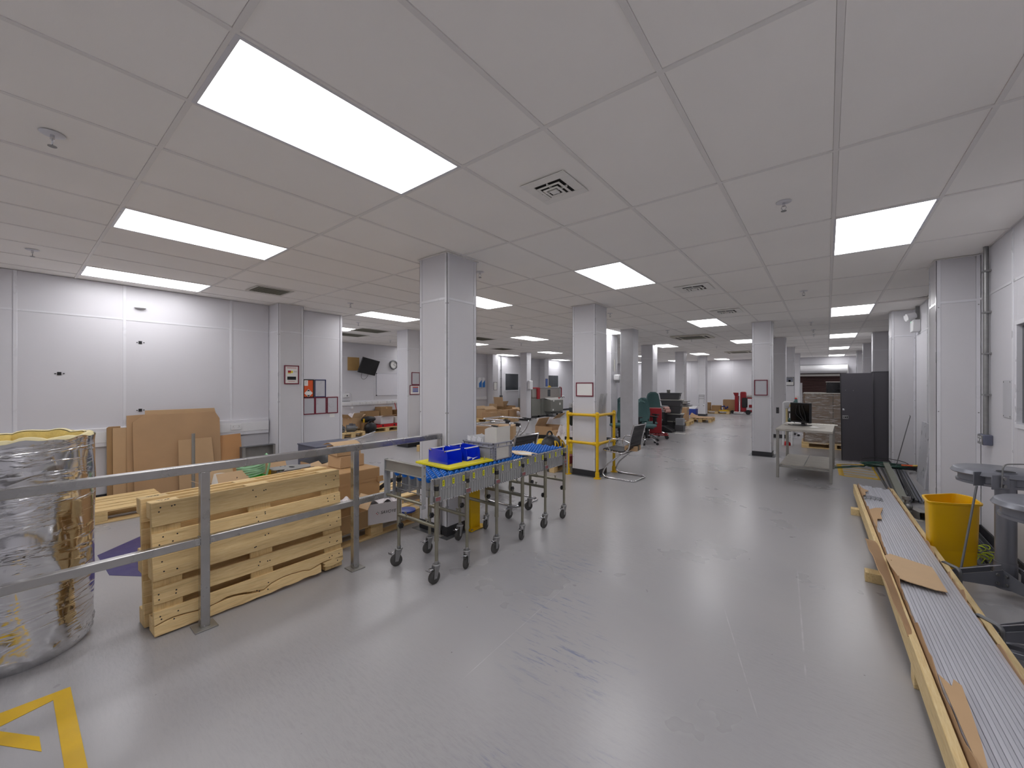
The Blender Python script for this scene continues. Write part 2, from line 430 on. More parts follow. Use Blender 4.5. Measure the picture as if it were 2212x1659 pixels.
# recessed light panels
proto = None
rowname = {-3: 'behind', 0: 'first', 3: 'second', 7: 'third', 11: 'fourth', 15: 'fifth', 19: 'sixth'}
colname = {1: 'along the right wall', -3: 'one in from the right wall', -7: 'over first columns', -11: 'left of first columns', -15: 'over the left bay', -19: 'along the far left wall'}
for (i, j) in sorted(lights):
    if i < 15 and j == -19 and i == 3: pass
    lb = 'white LED ceiling panel, %s row, line %s' % (rowname[i], colname[j])
    loc = (GX+.6*(j+.5), GY+1.2*(i+.5), CEIL)
    if proto is None:
        proto = thing('ceiling_light', lb, 'ceiling light', loc, group='recessed ceiling light panels')
        f = MB()
        for a in (-1, 1):
            f.box(-.296, .296, a*.586-.010, a*.586+.010, -.001, .02); f.box(a*.288-.008, a*.288+.008, -.576, .576, -.001, .02)
        f.build('frame', TRIM, proto)
        MB().box(-.28, .28, -.576, .576, .002, .006).build('diffuser', LAMP, proto)
    else: tree(proto, loc, label=lb)

# walls: each is one structure > wall_panel (each), trim_strip (each)
def wall(name, ax, at, a0, a1, seams, thick=.12, sgn=1, holes=(), zt=CEIL, trims=()):
    """ax 'x': plane x=at facing sgn*x, running a0..a1 along y. seams: panel joints. holes: (a0,a1,z0,z1)."""
    def bx(mb, p0, p1, z0, z1, d0, d1):
        lo, hi = sorted((at+sgn*d0, at+sgn*d1))
        return mb.box(lo, hi, p0, p1, z0, z1) if ax == 'x' else mb.box(p0, p1, lo, hi, z0, z1)
    core = MB()
    if holes:
        h = holes[0]
        bx(core, a0, h[0], 0, zt+.09, -thick, -.02); bx(core, h[1], a1, 0, zt+.09, -thick, -.02)
        bx(core, h[0], h[1], 0, h[2], -thick, -.02); bx(core, h[0], h[1], h[3], zt+.09, -thick, -.02)
    else: bx(core, a0, a1, 0, zt+.09, -thick, -.02)
    o = struct(core.build(name, PANEL))
    es = [a0]+list(seams)+[a1]
    for p, q in zip(es, es[1:]):
        for z0, z1 in ((.1, SEAM-.004), (SEAM+.004, zt)):
            cuts = [(p+.004, q-.004, z0, z1)]
            for h in holes:
                nc = []
                for (c0, c1, d0, d1) in cuts:
                    if h[0] < c1 and h[1] > c0 and h[2] < d1 and h[3] > d0:
                        if h[0] > c0: nc.append((c0, h[0], d0, d1))
                        if h[1] < c1: nc.append((h[1], c1, d0, d1))
                        m0, m1 = max(c0, h[0]), min(c1, h[1])
                        if h[2] > d0: nc.append((m0, m1, d0, h[2]))
                        if h[3] < d1: nc.append((m0, m1, h[3], d1))
                    else: nc.append((c0, c1, d0, d1))
                cuts = nc
            for c in cuts:
                if c[1]-c[0] > .01: bx(MB(), c[0], c[1], c[2], c[3], -.02, 0).build('wall_panel', PANEL, o, bevel=.002, seg=1)
    for s_ in seams: bx(MB(), s_-.016, s_+.016, .1, zt, -.01, .006).build('trim_strip', TRIM, o, bevel=.002, seg=1)
    hm = MB()
    for p, q in zip(es, es[1:]): bx(hm, p+.016, q-.016, SEAM-.006, SEAM+.016, -.01, .004)
    hm.build('seam_strip', TRIM, o)
    return o
def skirt(name, ax, at, a0, a1, sgn=1):
    lo, hi = sorted((at, at+sgn*.012))
    m = MB().box(lo, hi, a0, a1, 0, .1) if ax == 'x' else MB().box(a0, a1, lo, hi, 0, .1)
    return struct(m.build(name, SKIRT, bevel=.002, seg=1))
wall('wall_left', 'x', LX, Y0, 2.76, [-3.4, -2.2, -1.1, .055, .98, 2.21])
wl2 = wall('wall_left_end', 'x', LX, 3.16, 4.05, [])
MB().box(LX-.12, LX+.012, 4.02, 4.058, .1, CEIL).build('corner_trim', TRIM, wl2, bevel=.002)
wall('wall_left_return', 'y', 4.05, X0, LX-.03, [-11, -9.8, -8.6], sgn=1)
wall('wall_rear_left', 'x', X0, 4.05, Y1, [5.35, 6.55, 7.754, 8.954, 10.15, 11.35, 12.55, 14.95, 16.2, 18.35, 19.6, 20.8, 22, 23.2])
wall('wall_far', 'y', Y1, X0, X1, [-10.9, -9.7, -8.6, -7.5, -6.3, -5.2, -4.1, -2.9, -1.2, .8], sgn=-1)
wall('wall_right', 'x', X1, Y0, Y1, [-3, -1.8, -.6, .6, 1.8, 3.0, 3.85, 5.3, 6.9, 8.1, 9.0, 10.9, 12.2, 14.9, 16, 18.5, 20, 22.5], sgn=-1, holes=[(3.9, 5.2, 1.205, 2.045)])
wall('wall_behind_unseen', 'y', Y0, X0, X1, [-6.3, -5.1, -3.9, -2.7, -1.5, -.3], sgn=1)  # unseen wall behind the camera, added to bounce light
skirt('baseboard_left', 'x', LX, Y0, 2.76); skirt('baseboard_right', 'x', X1, Y0, Y1, -1)
skirt('baseboard_far', 'y', Y1, X0, X1, -1); skirt('baseboard_rear', 'x', X0, 4.05, Y1)
skirt('baseboard_end', 'x', LX, 3.16, 4.05)
# window in the right wall
wn = struct(MB().box(X1+.02, X1+.035, 3.92, 5.18, 1.225, 2.025).build('window_1', GLASSD))
fr = MB()
for a, b, c, d in ((3.88, 5.22, 1.18, 1.215), (3.88, 5.22, 2.035, 2.07), (3.88, 3.92, 1.215, 2.035), (5.18, 5.22, 1.215, 2.035)): fr.box(X1-.012, X1+.05, a, b, c, d)
fr.build('window_frame', TRIM, wn, bevel=.002)
# two office windows in the rear left wall, set on the wall face
for n, (a0, a1, z0, z1) in enumerate(((14.77, 15.79, 1.25, 2.04), (18.48, 19.54, 1.37, 2.02))):
    g = struct(MB().box(X0+.002, X0+.016, a0, a1, z0, z1).build('window_%d' % (n+2), GLASSD))
    f = MB()
    for p in ((a0-.04, a1+.04, z0-.04, z0), (a0-.04, a1+.04, z1, z1+.04), (a0-.04, a0, z0, z1), (a1, a1+.04, z0, z1)): f.box(X0, X0+.03, *p)
    f.build('window_frame', TRIM, g)
    if n == 1: MB().box(X0+.016, X0+.02, (a0+a1)/2-.01, (a0+a1)/2+.01, z0, z1).build('glazing_bar', DGREY, g)

# columns: shell, panels, corner trims, seam, skirting, base plate
def column(x0, x1, y0, y1, label, rough=False, plate=True):
    o = struct(MB().box(x0+.02, x1-.02, y0+.02, y1-.02, 0, CEIL+.09).build('column', PANEL), label)
    if rough:
        m = mat('column_worn_paint', (196, 196, 200), .6, var=.07, scale=5, bump=.4, bscale=14)
        MB().box(x0, x1, y0, y1, 0, CEIL+.05).build('casing', m, o, bevel=.012)
        b = MB()
        for x in (x0, x1): b.box(x-.003, x+.003, y0+.09, y0+.12, 0, CEIL)
        b.box(x0+.03, x0+.05, y0-.003, y0, 0, CEIL); b.build('joint_strip', m, o)
        return o
    t = .034
    for z0, z1 in ((.1, SEAM-.012), (SEAM+.012, CEIL)):
        for (a, b, c, d) in ((x0+t, x1-t, y0+.004, y0+.02), (x0+t, x1-t, y1-.02, y1-.004), (x0+.004, x0+.02, y0+t, y1-t), (x1-.02, x1-.004, y0+t, y1-t)):
            MB().box(a, b, c, d, z0, z1).build('column_panel', COLP, o, bevel=.0015, seg=1)
    for xa, sx in ((x0, 1), (x1, -1)):
        for ya, sy in ((y0, 1), (y1, -1)):
            m = MB(); m.box(*sorted((xa, xa+sx*t)), *sorted((ya, ya+sy*.004)), .1, CEIL); m.box(*sorted((xa, xa+sx*.004)), *sorted((ya, ya+sy*t)), .1, CEIL)
            m.build('corner_trim', TRIM, o)
    s = MB(); s.box(x0+t, x1-t, y0+.001, y1-.001, SEAM-.012, SEAM+.012); s.box(x0+.001, x1-.001, y0+t, y1-t, SEAM-.012, SEAM+.012); s.build('seam_strip', TRIM, o)
    MB().box(x0-.003, x1+.003, y0-.003, y1+.003, 0, .1).build('skirting', SKIRT, o, bevel=.003, seg=1)
    if plate: MB().box(x0-.06, x1+.06, y0-.06, y1+.06, 0, .003).build('base_plate', DKSTEEL, o)
    c = MB(); c.box(x0-.018, x1+.018, y0-.018, y1+.018, CEIL-.006, CEIL-.001); c.build('ceiling_angle', GRID, o)
    sc = MB()
    for z in (SEAM-.05, 1.25, .3):
        for xx, yy, nx, ny in ((x0+.017, y0, 0, -1), (x1-.017, y0, 0, -1), (x1, y0+.017, 1, 0)): sc.cyl((xx, yy, z), (xx+nx*.003, yy+ny*.003, z), .006, 8)
    sc.build('screw_heads', GALV, o, stuff=True)
    return o
column(-3.44, -3.01, 2.75, 3.18, 'white panelled column behind the roller conveyor and handrail end')
column(-3.44, -3.01, 6.03, 6.46, 'white panelled column inside the yellow tube guard')
column(-4.0, -3.67, 9.35, 9.70, 'scuffed bare column with green chairs behind it', rough=True)
column(-1.28, -.92, 10.0, 10.36, 'white panelled column left of the steel table')
column(-1.26, -.93, 13.72, 14.05, 'grey column behind the steel table with a socket')
column(-1.2, -.93, 17.5, 17.8, 'third column of the right-hand row'); column(-1.14, -.93, 21.3, 21.6, 'fourth column of the right-hand row')
column(-8.42, -7.99, 6.03, 6.4, 'white column standing in the left bay opening')
column(-10.27, -9.92, 13.55, 13.86, 'slim column in front of the grey office windows')
column(-10.17, -9.9, 17.85, 18.15, 'slim column beyond the grey process machine')
column(-4.95, -4.56, 10.08, 10.48, 'column mostly hidden behind the guarded column'); column(-5.03, -4.64, 13.55, 14.02, 'bright column behind the green chairs')
column(-4.96, -4.61, 17.2, 17.6, 'grey column behind the stacked grey crates'); column(-4.92, -4.58, 20.75, 21.15, 'column with a wire rack hung on it')
# pilasters
PT = mat('column_panel', 0)
column(LX-.02, -7.07, 2.76, 3.16, 'left wall pilaster with a framed notice')
for n, y in enumerate((2.4, 6.2, 10.02, 13.81, 17.4, 21.0)):
    column(.92, 1.24, y, y+.4, 'right wall pilaster number %d from the camera' % (n+1), plate=False)
for y in (13.5, 17.7): column(-12.1, -11.78, y, y+.38, 'rear left wall pilaster', plate=False)

# painted floor markings
def mark(pts, m, label):
    return tag(MB().prism([(p.x, p.y) for p in pts], .0005, .0018).build('floor_marking', m), label, 'floor marking')
def poly(*uv): return [G(u, v) for u, v in uv]
t = thing('floor_marking', 'yellow hatched outline painted on the floor beside the foil roll', 'floor marking')
for pts in (poly((-60, 1564), (152, 1484), (190, 1659), (198, 1700), (148, 1700), (139, 1659), (115, 1513), (-60, 1600)), poly((-60, 1572), (85, 1592), (90, 1624), (-60, 1601))):
    MB().prism([(p.x, p.y) for p in pts], .0005, .002).build('painted_stripe', FLOORY, t)
mark(poly((318, 1152), (210, 1200), (236, 1243), (330, 1246), (420, 1240), (420, 1120)), FLOORB, 'navy blue arrow patch painted on the floor behind the leaning pallets')
mark(poly((203, 1155), (203, 1275), (150, 1300), (120, 1170)), FLOORB, 'navy blue strip of floor paint just behind the foil roll')
t = thing('floor_marking', 'yellow hatched keep-clear box painted in front of the grey cabinet', 'floor marking')
q = [G(1812, 1003), G(1818, 1027), G(1905, 1037), G(1885, 1005)]
def lerp(a, b, f): return a+(b-a)*f
def band(a, b, wd):
    d = (b-a).normalized(); n_ = V((-d.y, d.x, 0))*wd/2
    MB().prism([((a+n_).x, (a+n_).y), ((b+n_).x, (b+n_).y), ((b-n_).x, (b-n_).y), ((a-n_).x, (a-n_).y)], .0005, .002).build('painted_stripe', FLOORY, t)
for a, b in zip(q, q[1:]+q[:1]): band(a, b, .07)
for f in (.2, .4, .6, .8): band(lerp(q[0], q[1], f), lerp(q[3], q[2], min(1, f+.18)), .04)
t = thing('floor_marking', 'two thin yellow tape lines on the floor behind the conveyor end plate', 'floor marking')
for a, b in (((800, 1042), (905, 1022)), ((800, 1050), (905, 1034))): band(G(*a), G(*b), .03)
# ------------------------------------------------------------------ foil roll
def at(base):
    m = MB(); m.M = Matrix.Translation(-V(base)); return m      # write in room coordinates, store relative to the thing's base
t = thing('insulation_roll', 'tall roll of yellow wool insulation in crinkled silver foil standing behind the handrail', 'insulation roll', (-3.685, .017, 0))
n, hs = 96, 60
prof = []
vs, fs = [], []
def foilr(a, z):
    r = .328+.004*sin(3*a+z*4)+.002*sin(7*a-z*9)+.001*sin(17*a+z*23+sin(z*11))
    r += .003*sin(z*31+2.2*sin(a*1.6))*max(0, sin(a*2.3+z*2))
    if z < .06: r -= .03*(1-z/.06)**1.6
    if z > 1.19: r += .006*(z-1.19)/.04
    return r
for j in range(hs+1):
    z = 1.235*j/hs
    for k in range(n):
        a = 2*pi*k/n; r = foilr(a, z)
        if .03 < z < .12: r += .006*sin(a*23+z*60)
        zz = z+(0 if j < hs else .006*sin(a*9)+.004*sin(a*17))
        vs.append((r*cos(a), r*sin(a), zz))
for j in range(hs):
    fs += [(j*n+k, j*n+(k+1) % n, (j+1)*n+(k+1) % n, (j+1)*n+k) for k in range(n)]
MB().add(vs, fs).build('foil_facing', FOIL, t, smooth=75)
vs, fs = [], []
def wool(ring, name, m):
    vs, fs = [], []
    for (r, z, d) in ring:
        for k in range(n):
            a = 2*pi*k/n; q = .004*sin(a*11)+.005*sin(a*5+1); c = (abs(sin(a*7+.4*sin(a*3)))**.35)
            vs.append(((r+d*c+q*.4)*cos(a), (r+d*c+q*.4)*sin(a), z+q*(1 if z > 1.1 else 0)+.010*c*(1 if z > 1.23 else 0)))
    for j in range(len(ring)-1): fs += [(j*n+k, j*n+(k+1) % n, (j+1)*n+(k+1) % n, (j+1)*n+k) for k in range(n)]
    return MB().add(vs, fs).build(name, m, t, smooth=75)
wool([(.325, 1.215, 0), (.321, 1.236, 0), (.312, 1.241, 0), (.304, 1.236, -.006)], 'wool_rim', mat('wool_rim', (236, 224, 178), .95, var=.08, scale=20))
wool([(.304, 1.232, -.012), (.297, 1.21, -.028), (.295, 1.12, -.034), (.293, .6, -.03), (.293, .03, -.02)], 'wool_lining', WOOL)

# ------------------------------------------------------------------ handrail
HB = V((-3.11, .78, 0))
t = thing('handrail', 'square stainless steel tube handrail with two rails and bolted posts', 'handrail', HB)
m = at(HB); m.box(-3.137, -3.083, -1.6, 2.777, .988, 1.04); m.build('top_rail', STEEL, t, bevel=.004)
ys = (-.27, .777, 1.808, 2.752)
mr = at(HB)
es = [-1.6]+[y for y in ys]
for a, b in zip(es, es[1:]): mr.box(-3.133, -3.087, a+.024, b-.024, .53, .578)
mr.build('mid_rail', STEEL, t, bevel=.004)
for y in ys:
    p = at(HB).box(-3.135, -3.085, y-.025, y+.025, .008, .99).build('post', STEEL, t, bevel=.004)
    at(HB).box(-3.17, -3.05, y-.06, y+.06, 0, .009).build('base_plate', STEELD, p, bevel=.002)
    wd = at(HB)
    for z in (.53, .578, .988): wd.tube([(-3.137, y-.026, z), (-3.083, y-.026, z)], .004, 6); wd.tube([(-3.137, y+.026, z), (-3.083, y+.026, z)], .004, 6)
    wd.build('weld_bead', STEELD, p, stuff=True)

# ------------------------------------------------------------------ pallets
PB = {}
def board(key, dx, dy, dz, m):
    if key not in PB:
        PB[key] = MB().box(-dx/2, dx/2, -dy/2, dy/2, -dz/2, dz/2)
        o = PB[key].build(key.split(':')[0], m, bevel=.003, seg=1); PB[key] = o; return o, True
    return PB[key], False
def pallet(label, loc, rz=0, rot=None, group='wooden pallets', cracked=False, stamp=False, L=1.2, W=.8):
    t = thing('wooden_pallet', label, 'pallet', loc, rz, group, rot)
    def put(key, dx, dy, dz, m, x, y, z):
        o, new = board('%s:%.3f_%.3f' % (key, dx, dy), dx, dy, dz, m)
        if not new: o = inst(o)
        o.parent = t; o.location = (x, y, z)
    ds = [(-W/2+.0725, .145), (-.1635*W/.8, .1), (0, .145), (.1635*W/.8, .1), (W/2-.0725, .145)]
    for k, (y, wd) in enumerate(ds):
        if cracked and k == 0: continue
        put('deck_board', L, wd, .022, WX, 0, y, .133)
    for x in (-L/2+.0725, 0, L/2-.0725): put('stringer_board', .145, W, .022, WY, x, 0, .111)
    for x in (-L/2+.0725, 0, L/2-.0725):
        for y, wd in ((-W/2+.05, .1), (0, .145), (W/2-.05, .1)): put('block', .145, wd, .078, WX, x, y, .061)
    for y, wd in ((-W/2+.05, .1), (0, .145), (W/2-.05, .1)): put('bottom_board', L, wd, .022, WX, 0, y, .011)
    if cracked:
        y0 = -W/2; N = 26
        def mid(f): return y0+.062+.012*sin(f*9)+.010*sin(f*23)+(.018 if f > .52 and f < .75 else 0)
        top = [(-L/2+L*i/N, mid(i/N)+.004+(.008 if .3 < i/N < .5 else 0)) for i in range(N+1)]
        MB().prism(top+[(L/2, y0+.145), (-L/2, y0+.145)], .122, .144).build('deck_board', WX, t, bevel=.002, seg=1)
        K = int(N*.86)
        low = [(-L/2+L*i/N, mid(i/N)-.004) for i in range(K, -1, -1)]
        bot = [(-L/2+L*i/N, y0+(.035*max(0, i/N-.45) if i else 0)+.006*sin(i*1.7)*(i/N)) for i in range(K+1)]
        MB().prism(bot+low, .122, .144).build('split_board', WX, t, bevel=.002, seg=1)
        MB().prism([(L/2-.165, y0+.045), (L/2-.12, y0+.028), (L/2-.03, y0+.034), (L/2, y0+.05), (L/2, y0+.088), (L/2-.08, y0+.083), (L/2-.17, y0+.075), (L/2-.15, y0+.06)], .122, .144).build('split_board', WX, t, bevel=.002, seg=1)
    if cracked:
        nl = MB(); rs = random.Random(5)
        for x in (-L/2+.0725, 0, L/2-.0725):
            for y, wd in ds:
                for s_ in (-1, 1):
                    for _ in (0, 1):
                        px, py = x+s_*rs.uniform(.02, .05), y+rs.uniform(-.3, .3)*wd
                        nl.cyl((px, py, .1435), (px, py, .1448), .0045, 8)
        nl.build('nail_heads', INK, t, stuff=True)
    if stamp:
        for x in (-L/2+.0725,):
            text('EPAL', .03, INK, t, face_mw((x, W/2+.0008, .061), (0, 1, 0)), 'stamp')
            text('EUR', .03, INK, t, face_mw((L/2-.0725, -W/2-.0008, .061), (0, -1, 0)), 'stamp')
    return t
def lean(face_x, y0, deg):
    m = Matrix(((0, 0, 1), (1, 0, 0), (0, 1, 0)))              # local x->+Y, y->+Z, z->+X
    rot = Matrix.Rotation(-R(deg), 3, 'Y') @ m
    return rot
def place_lean(label, face_x, yc, deg, tilt=0, **kw):
    rot = Matrix.Rotation(R(tilt), 3, 'X') @ lean(face_x, yc, deg)
    corner = rot @ V((0, -.4, .144))
    low = min((rot @ V((x, -.4, z))).z for x in (-.6, .6) for z in (0, .144))
    loc = V((face_x-corner.x, yc, -low+.001))
    return pallet(label, loc, rot=rot.to_euler(), **kw)
place_lean('pine pallet on edge behind the handrail, nearer one, its lowest board split', -3.19, 1.148, 4.2, tilt=.5, cracked=True, stamp=True)
place_lean('pine pallet on edge, hidden behind the split one leaning at the handrail', -3.36, 1.128, 4.2, tilt=.6, stamp=True)

# ------------------------------------------------------------------ expandable skate-wheel conveyor
CB = V((-2.62, 3.0, 0))
cv = thing('roller_conveyor', 'expanding skate wheel conveyor on castors with rows of blue wheels', 'conveyor', CB)
NX, FX = -2.385, -2.865
LEGY = (2.07, 2.405, 2.79, 3.185, 3.595, 3.985)
# side links, bolts, axles, wheels
lk = MB()
pts = [(.019*cos(a), .014*sin(a)+(.178 if sin(a) > 0 else .015)) for a in [2*pi*k/12 for k in range(12)]]
lk.M = Matrix(((0, 0, 1, 0), (1, 0, 0, 0), (0, 1, 0, 0), (0, 0, 0, 1)))
lk.prism(pts, -.0016, .0016)
lk.M = Matrix.Identity(4)
link0 = lk.build('side_link', ZINC, cv, bevel=.0008, seg=1)
first = True; bo = at(CB); axm = at(CB)
ylist = [2.02+.0300*k for k in range(67)]
for X_, sx in ((NX, 1), (FX, -1)):
    for k, y in enumerate(ylist):
        if min(abs(y-l) for l in LEGY) < .024: continue
        o = link0 if first else inst(link0, cv); first = False
        o.location = (X_-CB.x, y-CB.y, .622); o.rotation_euler = (R(-3), 0, R(8))
        for z in (.625, .722, .802): bo.cyl((X_-.004, y+(z-.72)*.05, z), (X_+sx*.009, y+(z-.72)*.05, z), .0065, 8)
bo.build('link_bolts', CHROME, cv, stuff=True)
wh = MB(); wh.M = Matrix.Rotation(pi/2, 4, 'Y')
wh.lathe([(.012, -.008), (.022, -.0085), (.0246, -.005), (.0250, 0), (.0246, .005), (.022, .0085), (.012, .008)], 16)
wheel0 = wh.build('skate_wheel', BLUEW, cv)
first = True
for k in range(65):
    y = 2.025+.0303*k
    axm.cyl((FX+.01, y, .802), (NX-.01, y, .802), .004, 6)
    for q in range(5 if k % 2 == 0 else 4):
        x = FX+.04+.1*q+(.05 if k % 2 else 0)
        o = wheel0 if first else inst(wheel0, cv); first = False
        o.location = (x-CB.x, y-CB.y, .802)
for z in (.66, .71):
    for k in range(8): axm.cyl((FX, 2.05+.27*k, z), (NX, 2.05+.27*k, z), .004, 6)
axm.build('axles', GALV, cv, stuff=True)
# inner hanging plates seen below the wheels from the end
hp = at(CB)
for x in (-2.76, -2.65, -2.53): hp.cb((x, 2.1, .715), (.03, .003, .17)); hp.cb((x+.02, 2.3, .715), (.03, .003, .17))
hp.build('hanger_plates', ZINC, cv, stuff=True)
# end stop
e = at(CB); e.box(FX+.006, NX-.006, 1.938, 1.942, .838, .925); e.box(FX+.006, NX-.006, 1.925, 1.96, .92, .925); e.box(FX+.006, NX-.006, 1.925, 1.96, .836, .841)
e.build('end_stop', STEELD, cv, bevel=.001, seg=1)
for X_, sx in ((NX, 1), (FX, -1)):
    b = at(CB); b.box(X_-.002, X_+.002, 1.925, 1.965, .60, .93); b.box(*sorted((X_, X_-sx*.03)), 1.963, 1.966, .60, .90)
    b.build('end_bracket', ZINC, cv, bevel=.001, seg=1)
    b = at(CB); b.box(X_-.002, X_+.002, 4.04, 4.07, .5, .83); b.build('end_bracket', ZINC, cv, bevel=.001, seg=1)
at(CB).cyl((FX, 1.952, .632), (NX, 1.952, .632), .012, 12).build('end_bar', OLIVE, cv)
bb = at(CB)
for z in (.925, .86, .64): bb.cyl((NX, 1.95, z-.01), (NX+.008, 1.95, z-.01), .008, 8)
bb.build('end_bolts', CHROME, cv, stuff=True)
# legs (> castor fork, castor wheel, brake, knob)
cw = MB(); cw.M = Matrix.Rotation(pi/2, 4, 'Y'); cw.lathe([(.02, -.014), (.042, -.0145), (.05, -.009), (.05, .009), (.042, .0145), (.02, .014)], 20)
cwo = None
kn = MB(); kn.M = Matrix.Rotation(pi/2, 4, 'Y')
kn.prism([((.026 if k % 2 else .019)*cos(2*pi*k/12), (.026 if k % 2 else .019)*sin(2*pi*k/12)) for k in range(12)], 0, .02)
kno = None
for i, y in enumerate(LEGY):
    for X_, sx in ((NX, 1), (FX, -1)):
        l = at(CB); l.cyl((X_, y, .33+.015*(i % 2)), (X_, y, .80), .0175, 16); l.cyl((X_, y, .165), (X_, y, .36), .0135, 16)
        l.cyl((X_, y, .325), (X_, y, .345), .019, 16)
        leg = l.build('leg', OLIVE, cv)
        c = at(CB); c.cyl((X_, y, .716), (X_, y, .75), .0205, 14); c.build('collar', BLACK, leg)
        br = at(CB); br.box(X_-.019, X_+.019, y-.028, y+.028, .628, .672); at(CB).box(X_-.0185, X_+.0185, y-.022, y+.022, .765, .81).build('clamp', GALV, leg, bevel=.004)
        br.build('bracket', GALV, leg, bevel=.004)
        hx = X_+sx*.0195
        r_ = at(CB)
        for zz in (.642, .652, .660): r_.box(*sorted((hx, hx+sx*.0006)), y-.02, y+.02, zz, zz+.003)
        r_.box(*sorted((hx, hx+sx*.0006)), y-.022, y-.0205, .64, .664); r_.box(*sorted((hx, hx+sx*.0006)), y+.0205, y+.022, .64, .664)
        r_.build('sticker', INKR, leg, stuff=True)
        ang = rnd(-.5, .5)
        f = MB(); f.M = Matrix.Translation(V((X_, y, 0))-CB) @ Matrix.Rotation(ang, 4, 'Z')
        f.cyl((0, 0, .148), (0, 0, .17), .017, 14); f.lathe([(.03, .135), (.034, .14), (.03, .148)], 16)
        for s_ in (-1, 1): f.M = f.M; f.prism([], 0, 0) if False else f.add([(s_*.0195, -.036, .042), (s_*.0195, -.008, .042), (s_*.0195, .022, .138), (s_*.0195, -.03, .138), (s_*.0225, -.036, .042), (s_*.0225, -.008, .042), (s_*.0225, .022, .138), (s_*.0225, -.03, .138)], [(0, 1, 2, 3), (7, 6, 5, 4), (0, 4, 5, 1), (1, 5, 6, 2), (2, 6, 7, 3), (3, 7, 4, 0)])
        f.cyl((-.026, -.022, .05), (.026, -.022, .05), .007, 10)
        f.build('castor_fork', GALV, leg, bevel=.002, seg=1)
        bk = MB(); bk.M = Matrix.Translation(V((X_, y, 0))-CB) @ Matrix.Rotation(ang, 4, 'Z')
        bk.cb((0, -.075, .11), (.04, .035, .004), Matrix.Rotation(R(-25), 3, 'X')); bk.cb((0, -.05, .118), (.03, .03, .01)); bk.build('brake_pedal', CHROME, leg, bevel=.002, seg=1)
        if cwo is None: cwo = cw.build('castor_wheel', RUBBER, leg); o = cwo
        else: o = inst(cwo, leg)
        o.parent = leg; o.location = V((X_, y, 0))+V((.022*sin(ang), -.022*cos(ang), .05))-CB; o.rotation_euler = (0, 0, ang)
        if sx < 0 or i in (3, 4, 5):
            if kno is None: kno = kn.build('star_knob', BLACK, leg); o = kno
            else: o = inst(kno, leg)
            o.parent = leg; o.location = V((X_-sx*.018, y, .345))-CB; o.rotation_euler = (0, 0, 0 if sx < 0 else pi)
    cr = at(CB); z = .432
    cr.cyl((FX, y, z), (NX, y, z), .0145, 14); cr.cyl((FX, y, z), (FX+.11, y, z), .018, 14)
    for x in (FX+.09, NX-.12): cr.cyl((x, y, z), (x, y, z+.035), .006, 8); cr.cyl((x-.013, y, z+.036), (x+.013, y, z+.036), .005, 8)
    cr.build('cross_bar', OLIVE, cv)
# yellow warning labels on the near side
for k in range(5):
    for f in (.2, .52, .86):
        y = lerp(LEGY[k], LEGY[k+1], f)
        lb = at(CB).box(NX+.0068, NX+.0078, y-.011, y+.011, .738, .785).build('warning_label', YELL, cv)
        s_ = MB(); s_.M = face_mw(V((NX+.0079, y, .762))-CB, (1, 0, 0))
        s_.prism([(-.006, .006), (.006, .006), (0, .017)], 0, .0004); s_.prism([(-.006, -.006), (.006, -.006), (0, -.016)], 0, .0004); s_.prism([(-.0015, -.006), (.0015, -.006), (.0015, .006), (-.0015, .006)], 0, .0004)
        s_.build('arrow_symbol', INK, lb, stuff=True)
# ---- things riding on the conveyor
b = tag(MB().box(-.235, .235, -.265, .265, 0, .02).build('board', YELB, bevel=.004, loc=(-2.675, 2.543, .829)), 'bright yellow flat board lying on the near end of the conveyor', 'board')
b.rotation_euler = (0, 0, R(-2))
kb = tag(MB().cyl((0, 0, 0), (0, 0, .02), .006, 10).cyl((0, 0, .02), (0, 0, .032), .010, 10).build('bolt', CHROME, loc=(-2.47, 2.715, .849)), 'single upright bolt standing on the yellow board', 'bolt')
def dispenser(label, x0, x1, y0, y1, z, h):
    t = thing('acrylic_tray', label, 'tray', ((x0+x1)/2, (y0+y1)/2, z), group='blue acrylic dispensers')
    hx, hy = (x1-x0)/2, (y1-y0)/2
    for s_ in (-1, 1):
        m = MB(); m.M = Matrix(((1, 0, 0, 0), (0, 0, 1, 0), (0, 1, 0, 0), (0, 0, 0, 1)))
        m.prism([(-hx, 0), (hx, 0), (hx-.005, h*.62), (hx-.02, h*.92), (hx-.06, h*.95), (-hx+.02, h)], s_*hy-.0025, s_*hy+.0025)
        m.build('side_panel', ACRY, t, bevel=.001, seg=1)
    MB().box(-hx, hx, -hy+.003, hy-.003, 0, .005).build('base', ACRY, t)
    MB().box(-hx, -hx+.005, -hy+.003, hy-.003, .005, h*.9).build('back_panel', ACRY, t)
    r_ = MB()
    for x, zz in ((-hx+.03, h-.008), (hx-.028, h*.9)): r_.cyl((x, -hy-.006, zz), (x, hy+.006, zz), .006, 10)
    r_.build('cross_rod', WHITE, t)
    s2 = MB()
    for x, zz in ((-hx+.03, h-.008), (hx-.028, h*.9), (-hx+.045, h-.012)): s2.cyl((x, -hy-.012, zz), (x, -hy-.003, zz), .007, 10)
    s2.build('screw_head', CHROME, t, stuff=True)
    return t
dispenser('blue acrylic dispenser tray nearer the conveyor end plate, empty', -2.81, -2.556, 2.345, 2.515, .849, .125)
t2 = dispenser('blue acrylic dispenser tray beside the grey crate, white slips inside', -2.81, -2.54, 2.565, 2.735, .849, .125)
tag(MB().sheet(lambda u, v: (-.06+.12*u, -.05+.1*v, .004+.012*sin(u*5+v*3)*u), 8, 6, .001).build('paper_slip', PAPER, loc=(-2.6, 2.65, .855)), 'crumpled white slip of paper in the second blue tray', 'paper')
